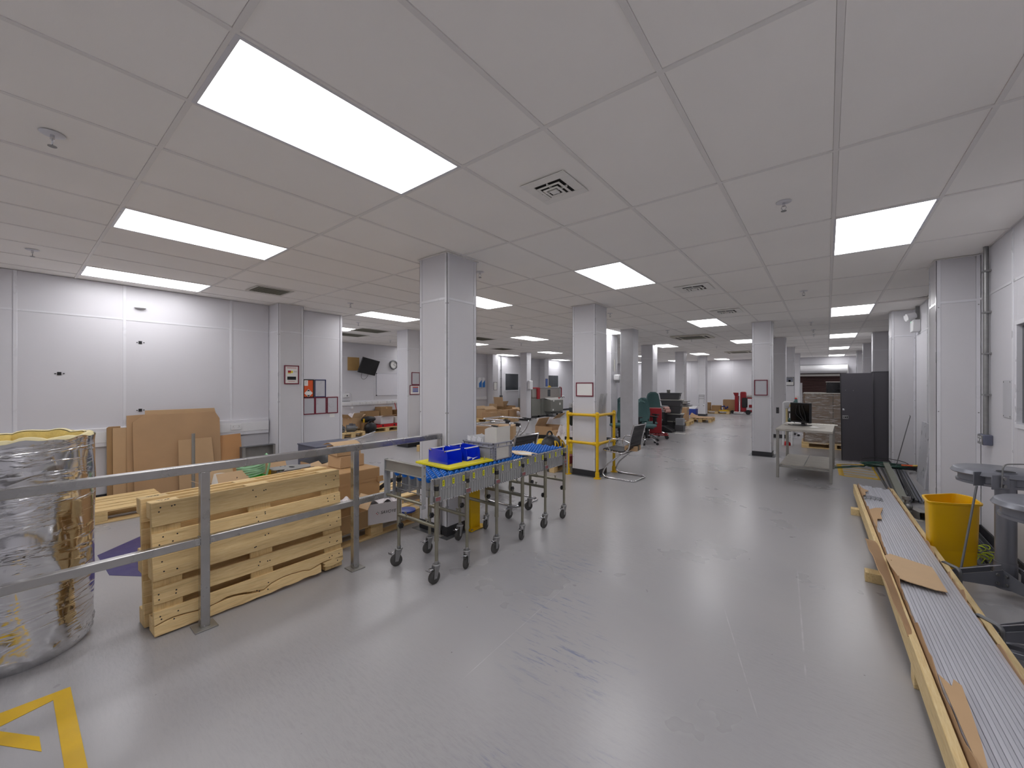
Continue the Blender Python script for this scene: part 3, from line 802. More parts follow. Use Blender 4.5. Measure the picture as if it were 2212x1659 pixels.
# euro crate
EB = V((-2.62, 2.928, .829))
t = thing('plastic_crate', 'grey ribbed plastic crate on the conveyor holding white dividers', 'crate', EB)
hx, hy, h = .2, .145, .165
b = MB()
for a in ((-hx+.012, hx-.012, -hy+.012, -hy+.016), (-hx+.012, hx-.012, hy-.016, hy-.012), (-hx+.012, -hx+.016, -hy+.012, hy-.012)): b.box(*a, 0, h)
b.box(hx-.016, hx-.012, -hy+.012, hy-.012, 0, h-.055); b.box(hx-.016, hx-.012, -hy+.012, -.045, h-.055, h); b.box(hx-.016, hx-.012, .045, hy-.012, h-.055, h); b.box(hx-.016, hx-.012, -.045, .045, h-.02, h)
b.box(-hx+.014, hx-.014, -hy+.014, hy-.014, 0, .005)
b.build('crate_body', GREYP, t)
rm = MB()
for z0, z1 in ((h-.012, h), (h-.045, h-.038)):
    rm.box(-hx, hx, -hy, -hy+.014, z0, z1); rm.box(-hx, hx, hy-.014, hy, z0, z1); rm.box(-hx, -hx+.014, -hy, hy, z0, z1); rm.box(hx-.014, hx, -hy, hy, z0, z1)
for x in (-.19, -.13, -.06, 0, .06, .13, .19): rm.box(x-.002, x+.002, -hy+.002, -hy+.014, h-.045, h)
for y in (-.135, -.06, .06, .135): rm.box(hx-.014, hx-.002, y-.002, y+.002, h-.045, h)
rm.build('rim', GREYP, t, bevel=.0015, seg=1)
cp = MB()
for x, y in ((hx-.012, -hy+.012), (-hx+.012, -hy+.012), (hx-.012, hy-.012), (-hx+.012, hy-.012)):
    sx, sy = (1 if x > 0 else -1), (1 if y > 0 else -1)
    for d in (0, .03): cp.box(*sorted((x-sx*d, x-sx*(d+.006))), *sorted((y, y+sy*.01)), .004, h-.045); cp.box(*sorted((x, x+sx*.01)), *sorted((y-sy*d, y-sy*(d+.006))), .004, h-.045)
    for z in (.02, .045, .07, .095): cp.box(*sorted((x, x-sx*.03)), *sorted((y, y+sy*.008)), z, z+.005); cp.box(*sorted((x, x+sx*.008)), *sorted((y, y-sy*.03)), z, z+.005)
cp.build('corner_ribs', GREYP, t, stuff=True)
for k in range(3):
    x = -.165+.07*k
    d = thing('white_divider', ('white slotted divider tray in the grey crate, %s one' % ('leftmost', 'middle', 'rightmost')[k]), 'divider', EB+V((x+.03, -.01, .005)), group='white dividers in the grey crate')
    for s_ in (-1, 1):
        m = MB(); m.M = Matrix(((1, 0, 0, 0), (0, 0, 1, 0), (0, 1, 0, 0), (0, 0, 0, 1)))
        m.prism([(-.03, 0), (.03, 0), (.034, .17), (.02, .185), (-.02, .2), (-.03, .205)], s_*.1-.003, s_*.1+.003); m.build('side_plate', WHITE, d)
    MB().box(-.03, .03, -.097, .097, 0, .004).box(-.03, -.026, -.097, .097, .004, .2).build('tray_floor', WHITE, d)
    sl = MB()
    for z in (.155, .167, .179): sl.box(.015, .022, -.1040, -.1030, z, z+.006)
    sl.build('slots', INK, d, stuff=True)
    if k == 1: MB().box(.005, .022, -.1046, -.1038, .136, .15).build('label', YELL, d)
t = thing('white_panel_box', 'white bent plastic panel standing up out of the grey crate', 'panel', EB+V((.115, .015, .01)))
MB().sheet(lambda u, v: (-.075+.15*min(1, u*2) if u < .5 else .075, (-.10 if u < .5 else -.10+.2*(u-.5)*2), .3*v-(.03*(1-u*2)**3 if u < .5 else 0)*v), 20, 4, .004).build('sheet_metal', OFFW, t)
# torn cardboard and paper on the wheels
t = tag(MB().prism([(-.2, .02), (-.03, .1), (.17, .06), (.1, .03), (.18, -.06), (.02, -.11), (-.05, -.06)], 0, .006).build('cardboard_scrap', mat('cream_card', (226, 204, 172), .8, var=.04), loc=(-2.5, 3.31, .8275)), 'torn piece of cream cardboard lying on the blue wheels', 'cardboard')
tag(MB().prism([(-.07, .0), (.05, .07), (.12, .0), (.03, -.08)], 0, .001).build('paper_slip', PAPER, loc=(-2.46, 3.29, .8342)), 'white paper note on the torn cardboard scrap', 'paper')
# yellow column guard plate at the foot of the first column
GB = V((-2.96, 3.11, 0))
t = thing('column_guard', 'yellow bolted corner guard at the foot of the column behind the conveyor', 'guard', GB)
g = at(GB); g.box(-2.985, -2.945, 3.02, 3.17, .008, .66); g.build('upright', YELP, t, bevel=.006)
at(GB).box(-3.0, -2.9, 2.99, 3.24, 0.004, .012).build('base_plate', YELP, t, bevel=.002)
bl = at(GB)
for y in (3.02, 3.2): bl.cyl((-2.92, y, .012), (-2.92, y, .022), .01, 8)
bl.build('anchor_bolt', GALV, t, stuff=True)
# ------------------------------------------------------------------ cartons
def carton(label, loc, d, rz=0, m=None, open_=None, group=None, tape=True, name='cardboard_box', cat='box', rot=None, th=.005, top=None):
    m = m or CARD; w, dp, h = d
    t = thing(name, label, cat, loc, rz, group, rot)
    x, y = w/2, dp/2
    if open_ is None:
        MB().box(-x, x, -y, y, 0, h).build('box_body', m, t, bevel=.004, seg=1)
        f = .0016
        MB().box(-x+.002, x-.002, -y+.002, -.0012, h, h+f).build('flap', m, t); MB().box(-x+.002, x-.002, .0012, y-.002, h, h+f).build('flap', m, t)
        if tape:
            q = MB().box(-x-.001, x+.001, -.024, .024, h+f, h+f+.0008); q.box(-x-.0012, -x+.0002, -.024, .024, h-.06, h+f+.0004); q.box(x-.0002, x+.0012, -.024, .024, h-.06, h+f+.0004)
            q.build('tape', mat('parcel_tape', (188, 150, 100), .3), t)
    else:
        b = MB(); b.box(-x, x, -y, -y+th, 0, h); b.box(-x, x, y-th, y, 0, h); b.box(-x, -x+th, -y+th, y-th, 0, h); b.box(x-th, x, -y+th, y-th, 0, h); b.box(-x+th, x-th, -y+th, y-th, 0, th)
        b.build('box_body', m, t)
        for k, a in enumerate(open_):
            if a is None: continue
            half = (dp if k < 2 else w)/2*.92; ln = (w if k < 2 else dp)-.006
            q = MB(); ang = R(a)
            base = {0: Matrix.Translation((0, -y+th/2, h)), 1: Matrix.Translation((0, y-th/2, h)) @ Matrix.Rotation(pi, 4, 'Z'),
                    2: Matrix.Translation((-x+th/2, 0, h)) @ Matrix.Rotation(-pi/2, 4, 'Z'), 3: Matrix.Translation((x-th/2, 0, h)) @ Matrix.Rotation(pi/2, 4, 'Z')}[k]
            q.M = base @ Matrix.Rotation(ang, 4, 'X'); q.box(-ln/2, ln/2, 0, half, .0005, .0045)
            q.build('flap', CARDI if top is None else top, t)
    return t
def sheetstack(label, loc, w, d, n, m, group=None, name='cardboard_stack', rz=0):
    t = thing(name, label, 'cardboard', loc, rz, group)
    for k in range(n):
        MB().cb((rnd(-.012, .012), rnd(-.012, .012), .004+.007*k), (w+rnd(-.02, .02), d+rnd(-.02, .02), .006), Matrix.Rotation(rnd(-.05, .05), 3, 'Z')).build('sheet', m, t)
    return t
# flat sheets leaning on the left wall
def lean_sheet(label, pts, x0, x1, m=CARD, th=.007):
    """pts: outline (y, z up the sheet); foot at x0, top leaning to x1."""
    zt = max(p[1] for p in pts); a = math.atan2(x0-x1, zt); y0 = sum(p[0] for p in pts)/len(pts)
    o = MB().prism([(y-y0, z) for y, z in pts], -th/2, th/2)
    o = o.build('cardboard_sheet', m, bevel=.0015, seg=1)
    rot = Matrix.Rotation(-a, 3, 'Y') @ Matrix(((0, 0, 1), (1, 0, 0), (0, 1, 0)))
    o.rotation_euler = rot.to_euler(); o.location = (x0+th, y0, .002)
    return tag(o, label, 'cardboard', 'flattened cardboard leaning on the left wall')
lean_sheet('narrow brown cardboard sheet at the left end, edge by the white trunking', [(.80, 0), (.93, 0), (.93, .985), (.82, .985), (.80, .97)], -7.345, -7.368, CARD3)
lean_sheet('narrow cardboard strip standing in front of the leftmost brown sheet', [(.855, 0), (1.0, 0), (1.0, .96), (.855, .965)], -7.325, -7.352, CARD2)
lean_sheet('tall cardboard sheet with its straight left edge beside the chamfered one', [(.985, 0), (1.3, 0), (1.3, 1.13), (.985, 1.12)], -7.30, -7.352, CARD)
lean_sheet('tallest cardboard sheet at the back, only its top edge showing', [(1.17, 0), (1.97, 0), (1.99, 1.05), (1.96, 1.18), (1.17, 1.18)], -7.305, -7.357, CARD2)
lean_sheet('large front cardboard sheet with chamfered top corners against the left wall', [(1.05, 0), (2.03, 0), (2.02, 1.02), (1.96, 1.13), (1.16, 1.12), (1.04, 1.03)], -7.262, -7.335, CARD)
lean_sheet('short cut cardboard sheet standing in front of the steel tube', [(1.51, 0), (1.99, 0), (1.93, .35), (1.90, .745), (1.51, .745)], -7.215, -7.27, CARD2)
lean_sheet('low orange-brown cardboard sheet to the right of the large one', [(2.0, 0), (2.34, 0), (2.30, .76), (2.0, .75)], -7.285, -7.34, mat('cardboard_orange', (190, 142, 96), .85, var=.05))
o = MB().cyl((0, 0, 0), (0, 0, .835), .021, 18); o = o.build('steel_tube', STEELD, loc=(-7.13, 1.652, 0)); tag(o, 'grey steel tube standing upright before the leaning cardboard', 'tube')
# open steel tray leaning by the pilaster
t = thing('steel_tray', 'shallow open stainless steel tray on edge by the left wall pilaster', 'tray', (-7.2, 2.53, 0))
m = MB().box(-.1, -.09, -.25, .25, 0, .55); m.build('back_plate', STEELD, t)
m = MB().box(-.09, .0, -.25, .25, .54, .55).box(-.09, 0, -.25, .25, 0, .01).box(-.09, 0, -.25, -.24, .01, .54).box(-.09, 0, .24, .25, .01, .54); m.build('rim', DKSTEEL, t, bevel=.002)
MB().box(-.01, .0, -.24, -.2, .01, .54).box(-.01, 0, .2, .24, .01, .54).build('lip', STEELD, t)
# pallets behind the rail
pallet('flat pallet lying between the foil roll and the leaning cardboard', (-6.68, .62, 0), pi/2, stamp=True)
pallet('pallet under the open boxes and green bands behind the leaning pallets', (-4.98, 1.85, 0), pi/2-.03)
pallet('pallet under the large carton and the white SAVOYE box', (-3.98, 2.3, 0), pi/2+.06)
pallet('half-hidden pallet under the large carton, farther back', (-4.55, 3.0, 0), pi/2)
# items on them
zp = .146
t = carton('open box with black and white scraps sticking out', (-5.0, 1.45, zp), (.34, .3, .34), .15, open_=(150, 205, 110, 60))
for k, (m_, px, py, a) in enumerate(((WHITE, -.02, .05, .5), (BLACK, .05, -.06, .2), (OFFW, -.06, -.04, .9))):
    q = MB(); q.M = Matrix.Translation((px, py, .3)) @ Matrix.Rotation(a, 4, 'Z') @ Matrix.Rotation(R(60), 4, 'X'); q.sheet(lambda u, v: (-.1+.2*u, -.09+.24*v, .03*sin(u*4)), 6, 4, .003)
    o = q.build('plastic_scrap', m_, loc=(-5.0, 1.45, zp)); tag(o, '%s sheet scrap sticking out of the box of scraps' % ('white', 'black', 'off-white')[k], 'scrap')
t = thing('band_reel', 'green reel of pale green conveyor band behind the leaning pallets', 'reel', (-5.0, 1.67, zp+.08))
b = MB()
for k in range(7): b.tube([(.125*cos(a)*(1+.02*sin(3*a+k)), .125*sin(a)*(1+.02*cos(2*a+k)), .33+.016*k+.012*sin(a*2+k)) for a in [2*pi*i/28 for i in range(28)]], .011, 6, True)
b.build('band_coils', GREENT, t)
MB().lathe([(.118, .16), (.14, .16), (.14, .3), (.118, .3), (.118, .16)], 32, cap=False).build('green_ring', GREENB, t)
MB().lathe([(.1, .0), (.125, .0), (.125, .16), (.1, .16)], 28).build('core', GREENT, t)
c = MB().tube([(.1, .12, .3), (.12, .14, .42), (.11, .15, .5), (.04, .14, .53), (-.02, .12, .47), (-.01, .12, .33)], .012, 8); c.build('loose_band', GREENT, t)
tag(MB().box(-.012, .012, -.02, .02, 0, .42).build('yellow_strip', YELP, loc=(-5.06, 1.87, zp)), 'upright yellow plastic strip beside the green reel', 'strip')
carton('open tan box behind the grey bracket plate', (-5.25, 2.05, zp), (.26, .34, .36), .1, m=CARD2, open_=(100, 200, 120, 180))
t = thing('bracket_plate', 'grey slotted steel bracket plate lying on green clips and boxes', 'plate', (-4.86, 2.04, zp+.43))
MB().prism([(-.16, -.2), (.02, -.2), (.06, -.1), (.14, -.14), (.15, -.02), (.12, .16), (-.02, .22), (-.07, .12), (-.15, .06)], 0, .01).build('plate', mat('plate_grey', (152, 152, 150), .5, .2), t, bevel=.002)
MB().prism([(.05*cos(2*pi*k/16), .025*sin(2*pi*k/16)) for k in range(16)], .0095, .0112).build('slot', INK, t)
MB().box(.10, .12, -.2, .2, -.03, .0).build('edge_bar', GALV, t)
t = carton('low box of grey metal parts below the bracket plate', (-4.9, 2.04, zp), (.36, .3, .4), .0, open_=(None, None, None, None), m=CARD)
for k in range(9):
    q = MB(); q.cb((0, 0, 0), (.09, .05, .04)); q.cyl((-.03, 0, .02), (-.03, 0, .05), .015, 10)
    o = q.build('metal_fitting', (GALV, DKSTEEL, GREENT)[k % 3], bevel=.004, seg=1, loc=(-4.98+.07*(k % 4), 1.97+.07*(k//4)+rnd(-.02, .02), zp+.385)); o.rotation_euler = (rnd(-.5, .5), rnd(-.5, .5), rnd(0, 3))
    tag(o, '%s fitting in the low box of parts, %s' % (('grey metal', 'dark steel', 'pale green')[k % 3], ('left front', 'second in front', 'third in front', 'right front', 'left of second row', 'second of second row', 'third of second row', 'right of second row', 'alone at the back')[k]), 'fitting', 'metal fittings in the low box')
t = thing('flattened_carton', 'two flattened cartons with white address labels propped beside the big carton', 'cardboard', (-4.88, 2.42, .48))
for k in range(2):
    q = MB(); q.M = Matrix.Translation((0, -.09+.16*k, .0-.03*k)) @ Matrix.Rotation(R(34), 4, 'Y') @ Matrix.Rotation(R(14), 4, 'Z'); q.box(-.14, .14, -.12, .13, 0, .012); q.build('panel', CARDI, t, bevel=.003)
    q = MB(); q.M = Matrix.Translation((0, -.09+.16*k, .0-.03*k)) @ Matrix.Rotation(R(34), 4, 'Y') @ Matrix.Rotation(R(14), 4, 'Z'); q.box(.0, .09, -.06, .03, .0122, .0136); q.build('address_label', PAPER, t)
carton('tan box under the flattened cartons with labels', (-4.93, 2.42, zp), (.3, .34, .3), .1, open_=(150, 160, 190, 200))
t = thing('black_case', 'black lid of a case lying open behind the labelled cartons', 'case', (-5.33, 2.62, .52)); MB().sheet(lambda u, v: (-.2+.4*u, -.2+.4*v, .08*sin(pi*u)*sin(pi*v)), 10, 8, .008).build('lid', BLACK, t)
carton('brown box standing under the black case lid', (-5.33, 2.62, zp), (.36, .4, .37), 0)
t = thing('steel_cabinet', 'low blue-grey steel cabinet behind the cartons, strips on its top', 'cabinet', (-6.2, 3.15, 0))
MB().box(-.3, .3, -.33, .36, 0, .6).build('body', mat('bluegrey_steel', (104, 108, 126), .4, .3, var=.04), t, bevel=.004)
MB().box(-.31, .31, -.34, .37, .6, .615).build('top', mat('bluegrey_steel', 0), t, bevel=.003)
MB().box(.3, .306, -.3, .33, .12, .5).build('door', mat('bluegrey_steel', 0), t, bevel=.002)
for k in range(4):
    o = MB().box(-.012, .012, -.4, .4, 0, .004).build('metal_strip', ALU, loc=(-6.05+.05*k, 3.35+.03*k, .63+.012*k)); o.rotation_euler = (R(6+2*k), 0, R(-20+9*k))
    tag(o, '%s aluminium strip lying across the blue-grey steel cabinet' % ('lowest', 'second lowest', 'third', 'topmost')[k], 'strip', 'metal strips on the steel cabinet')
BIGC = mat('carton_tan', (178, 142, 100), .8, var=.06, scale=2)
t = carton('large brown carton behind the second handrail post, closed lid', (-4.36, 2.36, zp), (.62, .6, .44), .03, m=BIGC)
MB().box(.31, .316, -.3, .3, .3, .33).box(.31, .335, .26, .33, .28, .34).build('lid_lip', BIGC, t)
carton('small tan carton on the large brown carton, lower of two', (-4.42, 2.46, zp+.445), (.26, .3, .13), .05, m=CARD2)
carton('small tan carton on top of the two-carton stack by the post', (-4.44, 2.44, zp+.58), (.27, .28, .1), -.05, m=CARD2)
tag(MB().sheet(lambda u, v: (-.13+.26*u, -.16+.32*v, .0+.03*sin(pi*u)), 8, 4, .003).build('cardboard_scrap', CARDI, loc=(-4.44, 2.42, zp+.7)), 'curved cardboard offcut lying on the topmost small carton', 'cardboard')
carton('low brown box with lifted flap in front of the large carton', (-3.64, 2.04, zp), (.22, .3, .16), .06, open_=(None, 120, 60, None), m=CARD3)
WB = mat('white_carton', (212, 208, 210), .7, var=.03)
SB = V((-3.61, 2.405, zp)); rzs = math.atan2(.317, .112)-pi/2
t = carton('white open box printed SAVOYE with packing film inside', SB, (.22, .335, .2), rzs, m=WB, open_=(None, None, None, None))
mw = face_mw((.1108, 0.03, .105), (1, 0, 0)); text('SAVOYE', .042, INK, t, mw, shear=.25)
lg = MB(); lg.M = face_mw((.1108, -.075, .105), (1, 0, 0)) @ Matrix.Scale(.62, 4)
for k, (a, b) in enumerate(((-.017, 0), (0, .017), (.017, 0), (0, -.017))):
    q = MB(); q.M = lg.M; q.prism([(a-.009, b), (a, b-.009), (a+.009, b), (a, b+.009)], 0, .0005); q.build('logo_diamond', (INKR, mat('ink_grey', (110, 110, 114), .7), mat('ink_teal', (90, 130, 124), .7), mat('ink_rose', (180, 90, 96), .7))[k], t)
tag(MB().sheet(lambda u, v: (-.1+.2*u, -.15+.3*v, .03*sin(u*7+v*3)+.025*sin(v*13)), 16, 20, .002).build('packing_film', PINKBAG, loc=SB+V((0, 0, .185))), 'crumpled clear packing film spilling over the SAVOYE box', 'film').rotation_euler = (0, 0, rzs)
tag(MB().sheet(lambda u, v: (-.1+.2*u, -.14+.28*v, .05*sin(pi*u)*sin(pi*v)+.02*sin(v*17+u*5)), 14, 16, .002).build('packing_film', PINKBAG, loc=(-3.82, 2.08, zp+.2)), 'clump of pale packing film between large carton and low brown box', 'film')
t = thing('black_hose', 'black corrugated hose looping out behind the large carton', 'hose', (-4.1, 2.75, 0))
MB().tube(fillet([(-.1, -.1, .25), (0, .15, .42), (.15, .35, .36), (.3, .38, .12), (.36, .4, .02)], .2, 8), .024, 12).build('hose_pipe', BLACK, t)
o = MB().lathe([(.09, 0), (.1, .004), (.1, .02), (.09, .024)], 24).build('blue_disc', NAVYB, loc=(-3.63, 2.72, zp)); tag(o, 'round blue plastic lid on the pallet beside the SAVOYE box', 'lid')

# ------------------------------------------------------------------ left bay (television wall)
t = thing('wall_board', 'plywood mounting board on the far left wall behind the television', 'board', (X0, 6.98, 2.2)); MB().box(0, .018, -.2, .2, -.215, .215).build('plywood', PLY, t, bevel=.002)
tv = thing('television', 'black flat television hung askew on a wall bracket above the trunking', 'television', (X0+.26, 7.38, 2.12))
tv.rotation_euler = (R(-9), R(18), R(10))
q = MB(); q.box(-.02, .02, -.37, .37, -.26, .26); q.build('bezel', BLACK, tv, bevel=.006)
MB().box(.0202, .0215, -.355, .355, -.235, .247).build('screen', SCREEN, tv)
MB().box(-.06, -.02, -.2, .2, -.15, .15).build('rear_housing', BLACK, tv, bevel=.01)
br = MB().box(-.262, -.06, -.05, .05, -.05, .05); br.build('bracket_arm', BLACK, tv)
MB().tube(fillet([(-.1, -.1, -.2), (-.05, -.12, -.42), (-.05, .02, -.47), (-.05, .12, -.4), (-.03, .12, -.26)], .08), .006, 6).build('cable', BLACK, tv)
ck = thing('wall_clock', 'round wall clock with black rim above the whiteboard', 'clock', (X0, 8.5, 2.225)); ck.rotation_euler = (0, pi/2, 0)
MB().lathe([(.155, 0), (.165, .02), (.16, .045), (.135, .05), (.13, .03)], 40, cap=False).build('rim', DKSTEEL, ck)
MB().lathe([(.001, .02), (.135, .02)], 40, cap=False).build('dial', PAPER, ck)
h = MB()
for k in range(12):
    a = 2*pi*k/12; h.cb((.11*cos(a), .11*sin(a), .0215), (.022, .006, .001), Matrix.Rotation(a, 3, 'Z'))
h.build('hour_marks', INK, ck, stuff=True)
for a, ln, wd in ((R(115), .07, .01), (R(40), .1, .007)):
    MB().cb((-cos(a)*ln/2, sin(a)*ln/2, .024), (ln, wd, .002), Matrix.Rotation(-a, 3, 'Z')).build('clock_hand', INK, ck)
wbd = thing('whiteboard', 'whiteboard with thin aluminium frame on the far left wall', 'whiteboard', (X0, 8.5, 1.53))
MB().box(.004, .016, -.67, .67, -.375, .375).build('board', mat('gloss_white', (222, 221, 228), .18, var=.01), wbd)
f = MB()
for a in ((-.68, .68, -.385, -.37), (-.68, .68, .37, .385), (-.68, -.665, -.37, .37), (.665, .68, -.37, .37)): f.box(0, .02, *a)
f.build('frame', ALU, wbd, bevel=.002); MB().box(0, .022, -.69, -.66, .36, .39).box(0, .022, -.69, -.66, -.39, -.36).build('corner_cap', BLACK, wbd, stuff=True)
def trunking(label, x, y0, y1, z0, z1, ends=True):
    t = thing('dado_trunking', label, 'trunking', (x, (y0+y1)/2, (z0+z1)/2)); h = (y1-y0)/2; a = (z1-z0)/2
    MB().box(0, .045, -h, h, -a, a).build('body', TRIM, t, bevel=.006)
    MB().box(.045, .05, -h+.002, h-.002, -a*.55, a*.6).build('cover', WHITE, t, bevel=.002); return t
def socket(label, x, y, z, tw=.146, nx=1, group=None, kind='uk'):
    t = thing('power_socket', label, 'socket', (x, y, z), 0 if nx > 0 else pi, group)
    MB().box(0, .012, -tw/2, tw/2, -.043, .043).build('faceplate', WHITE, t, bevel=.003)
    for s_ in (-1, 1):
        MB().box(.012, .0135, s_*.035-.006, s_*.035+.006, .018, .026).build('switch', OFFW, t)
        p = MB().box(.012, .0126, s_*.04-.003, s_*.04+.003, .002, .012).box(.012, .0126, s_*.04-.013, s_*.04-.007, -.012, -.008).box(.012, .0126, s_*.04+.007, s_*.04+.013, -.012, -.008); p.build('pin_holes', INK, t, stuff=True)
    return t
trunking('white dado trunking along the far left wall under the whiteboard', X0, 4.1, 13.4, .845, .99)
for k, y in enumerate((7.24, 7.47, 7.69, 7.905, 8.265, 8.49)): socket('white double socket on the far left trunking, number %s from the left' % ('one', 'two', 'three', 'four', 'five', 'six')[k], X0+.05, y, .915, group='sockets on the far left trunking')
trunking('white dado trunking along the left wall behind the cardboard', LX, -3.2, 2.74, .725, .97)
socket('white double socket on the left wall trunking right of the cardboard', LX+.05, 2.26, .86); socket('white double socket on the left wall trunking beside the foil roll', LX+.05, .62, .86)
t = thing('wall_modem', 'small white wall unit with black knob above the far left trunking', 'wall unit', (X0, 6.72, 1.17)); MB().box(0, .05, -.1, .1, -.06, .06).build('case', WHITE, t, bevel=.008); MB().cyl((.05, .02, 0), (.06, .02, 0), .02, 12).build('knob', BLACK, t)
MB().tube(fillet([(.02, -.05, .06), (.03, 0, .12), (.03, .18, .08), (.03, .2, -.1), (.06, .18, -.36)], .06), .005, 6).build('cable', OFFW, t); MB().box(.03, .09, .15, .21, -.43, -.36).build('plug', WHITE, t, bevel=.008)
tag(MB().box(0, .03, -.17, .17, 0, .012).build('remote_bar', BLACK, loc=(X0+.01, 6.68, .991)), 'black bar lying on top of the far left trunking', 'bar')
def frame(label, p, ny, w, h, m=REDF, inner=PAPER, name='framed_notice', cat='notice', group=None):
    """flat document frame on a wall; ny = outward normal"""
    t = thing(name, label, cat, p, 0, group); mw = face_mw((0, 0, 0), ny)
    b = MB(); b.M = mw; x, y, e = w/2, h/2, .017
    for a in ((-x, x, -y, -y+e), (-x, x, y-e, y), (-x, -x+e, -y+e, y-e), (x-e, x, -y+e, y-e)): b.box(a[0], a[1], a[2], a[3], 0, .008)
    b.build('frame_border', m, t)
    if inner: b = MB(); b.M = mw; b.box(-x+e, x-e, -y+e, y-e, .001, .003); b.build('sheet', inner, t)
    return t, mw
GPL = mat('empty_pocket', (188, 188, 194), .3, var=.02)
t, mw = frame('crimson framed notice with a yellow and red carton picture on the pilaster', (-7.066, 2.963, 1.70), (1, 0, 0), .235, .315)
def flat(t, mw, rects):
    for x0, x1, y0, y1, m in rects:
        b = MB(); b.M = mw; b.box(x0, x1, y0, y1, .003, .0036); b.build('print', m, t)
flat(t, mw, [(-.06, -.012, .035, .07, INKR), (-.06, -.012, .02, .034, mat('ink_yellow', (222, 206, 50), .6)), (-.012, .02, .03, .066, mat('ink_yellow', 0)), (.035, .085, .055, .058, mat('ink_grey', 0)), (.035, .085, .045, .048, mat('ink_grey', 0)), (-.07, .07, -.085, -.03, INK), (-.075, .075, .11, .118, INKR), (-.06, .06, -.105, -.101, INKR), (-.05, .05, -.118, -.114, INKR)])
frame('black edged orange hazard poster with diamond symbol on the left wall', (LX+.004, 3.415, 1.463), (1, 0, 0), .195, .335, m=INK, inner=ORANGE)
t = [o for o in bpy.data.objects if o.get('label', '').startswith('black edged orange')][0]; mw = face_mw((0, 0, 0), (1, 0, 0))
flat(t, mw, [(-.09, -.01, .05, .15, PAPER), (-.05, -.045, .07, .13, INK), (-.05, -.03, .125, .13, INK)])
b = MB(); b.M = mw; b.prism([(.0, -.01), (.075, -.085), (0, -.16), (-.075, -.085)], .003, .0036); b.build('print', PAPER, t)
b = MB(); b.M = mw; b.prism([(.0, -.02), (.03, -.05), (-.03, -.05)], .0036, .0042); b.prism([(.0, -.15), (.03, -.12), (-.03, -.12)], .0036, .0042); b.build('print', INK, t, stuff=True)
frame('empty navy document frame beside the orange poster', (LX+.004, 3.63, 1.463), (1, 0, 0), .215, .33, m=NAVYF, inner=GPL)
for k, (y, nm) in enumerate(((3.425, 'left'), (3.64, 'middle'), (3.865, 'right'))): frame('empty crimson document frame under the orange poster, %s one of three' % nm, (LX+.004, y, 1.143), (1, 0, 0), .215, .315, inner=GPL, group='crimson frames on the left wall')
tag(MB().box(0, .001, -.05, .05, -.035, .035).build('paper_label', PAPER, loc=(LX+.003, 3.86, .945)), 'small blank white label under the right crimson frame', 'label')
for k, (y, z, l) in enumerate(((.397, 1.674, 'dark torn screw holes in the left wall panel'), (1.138, 2.118, 'small black cable hole high on the left wall'), (1.138, 1.183, 'black cable hole just above the leaning cardboard'))):
    b = MB().box(0, .004, -.018, .018, -.02, .02).box(0, .003, -.04, -.025, -.006, .004).box(0, .003, .03, .045, -.004, .006); tag(b.build('wall_hole', INK, loc=(LX+.001, y, z)), l, 'hole', kind='stuff')
tag(MB().lathe([(.02, 0), (.06, .006), (.06, .016), (.02, .02)], 18).build('wall_button', WHITE, loc=(LX+.012, 1.138, 2.585)), 'small white cap high on the left wall', 'cap')
# frames on the column in the bay opening
frame('tall empty crimson frame high on the left bay column', (-7.984, 6.26, 1.68), (1, 0, 0), .25, .31, inner=GPL)
t, mw = frame('crimson framed chart with coloured rows on the left bay column', (-7.984, 6.235, 1.4), (1, 0, 0), .31, .235)
for k, m_ in enumerate((INKR, INKB, INKB, INKB)): flat(t, mw, [(-.07, .1, .05-.035*k, .075-.035*k, m_), (-.1, -.085, .055-.035*k, .07-.035*k, mat('ink_grey', 0))])
# clutter on pallets under the trunking
pallet('pallet of grey motors at the left edge of the bay', (-11.35, 6.15, 0), .1, stamp=True)
pallet('pallet holding the red tray and white box under the sockets', (-11.62, 7.66, 0), pi/2, stamp=True)
pallet('pallet at the right of the bay, partly behind the column', (-11.7, 9.0, 0), pi/2)
for k, (x, y, rz, s_) in enumerate(((-11.0, 5.95, .3, 1), (-10.95, 6.25, 1.2, 1.1), (-11.15, 6.45, -.4, .9), (-11.4, 6.1, .8, 1))):
    t = thing('electric_motor', ('grey electric motor at the left front of the left bay pallet', 'largest grey electric motor in the middle of the left bay pallet', 'smaller grey electric motor at the right of the left bay pallet', 'grey electric motor at the back of the left bay pallet')[k], 'motor', (x, y, .146), rz, 'grey motors on the left pallet')
    MB().cyl((-.12*s_, 0, .1*s_), (.1*s_, 0, .1*s_), .09*s_, 16).build('housing', DKSTEEL, t)
    MB().box(-.1*s_, .08*s_, -.07*s_, .07*s_, 0, .02).box(-.05*s_, .04*s_, -.05*s_, .05*s_, .17*s_, .22*s_).build('foot', DGREY, t, bevel=.004, stuff=True)
    MB().cyl((.1*s_, 0, .1*s_), (.17*s_, 0, .1*s_), .02*s_, 10).build('shaft', GALV, t)
carton('white open box with a tan flap on the red tray', (-11.55, 7.75, .24), (.36, .5, .24), .05, m=WB, open_=(None, None, None, 160))
carton('small cream box at the right end of the red tray', (-11.5, 8.2, .24), (.22, .24, .2), 0, m=OFFW, tape=False)
t = thing('red_tray', 'flat red plastic tray on the middle bay pallet', 'tray', (-11.5, 7.8, .146)); b = MB().box(-.2, .2, -.5, .5, 0, .012)
for a in ((-.2, .2, -.5, -.48), (-.2, .2, .48, .5), (-.2, -.18, -.48, .48), (.18, .2, -.48, .48)): b.box(*a, .012, .09)
b.build('tray_body', mat('signal_red', (196, 16, 28), .4), t, bevel=.004)
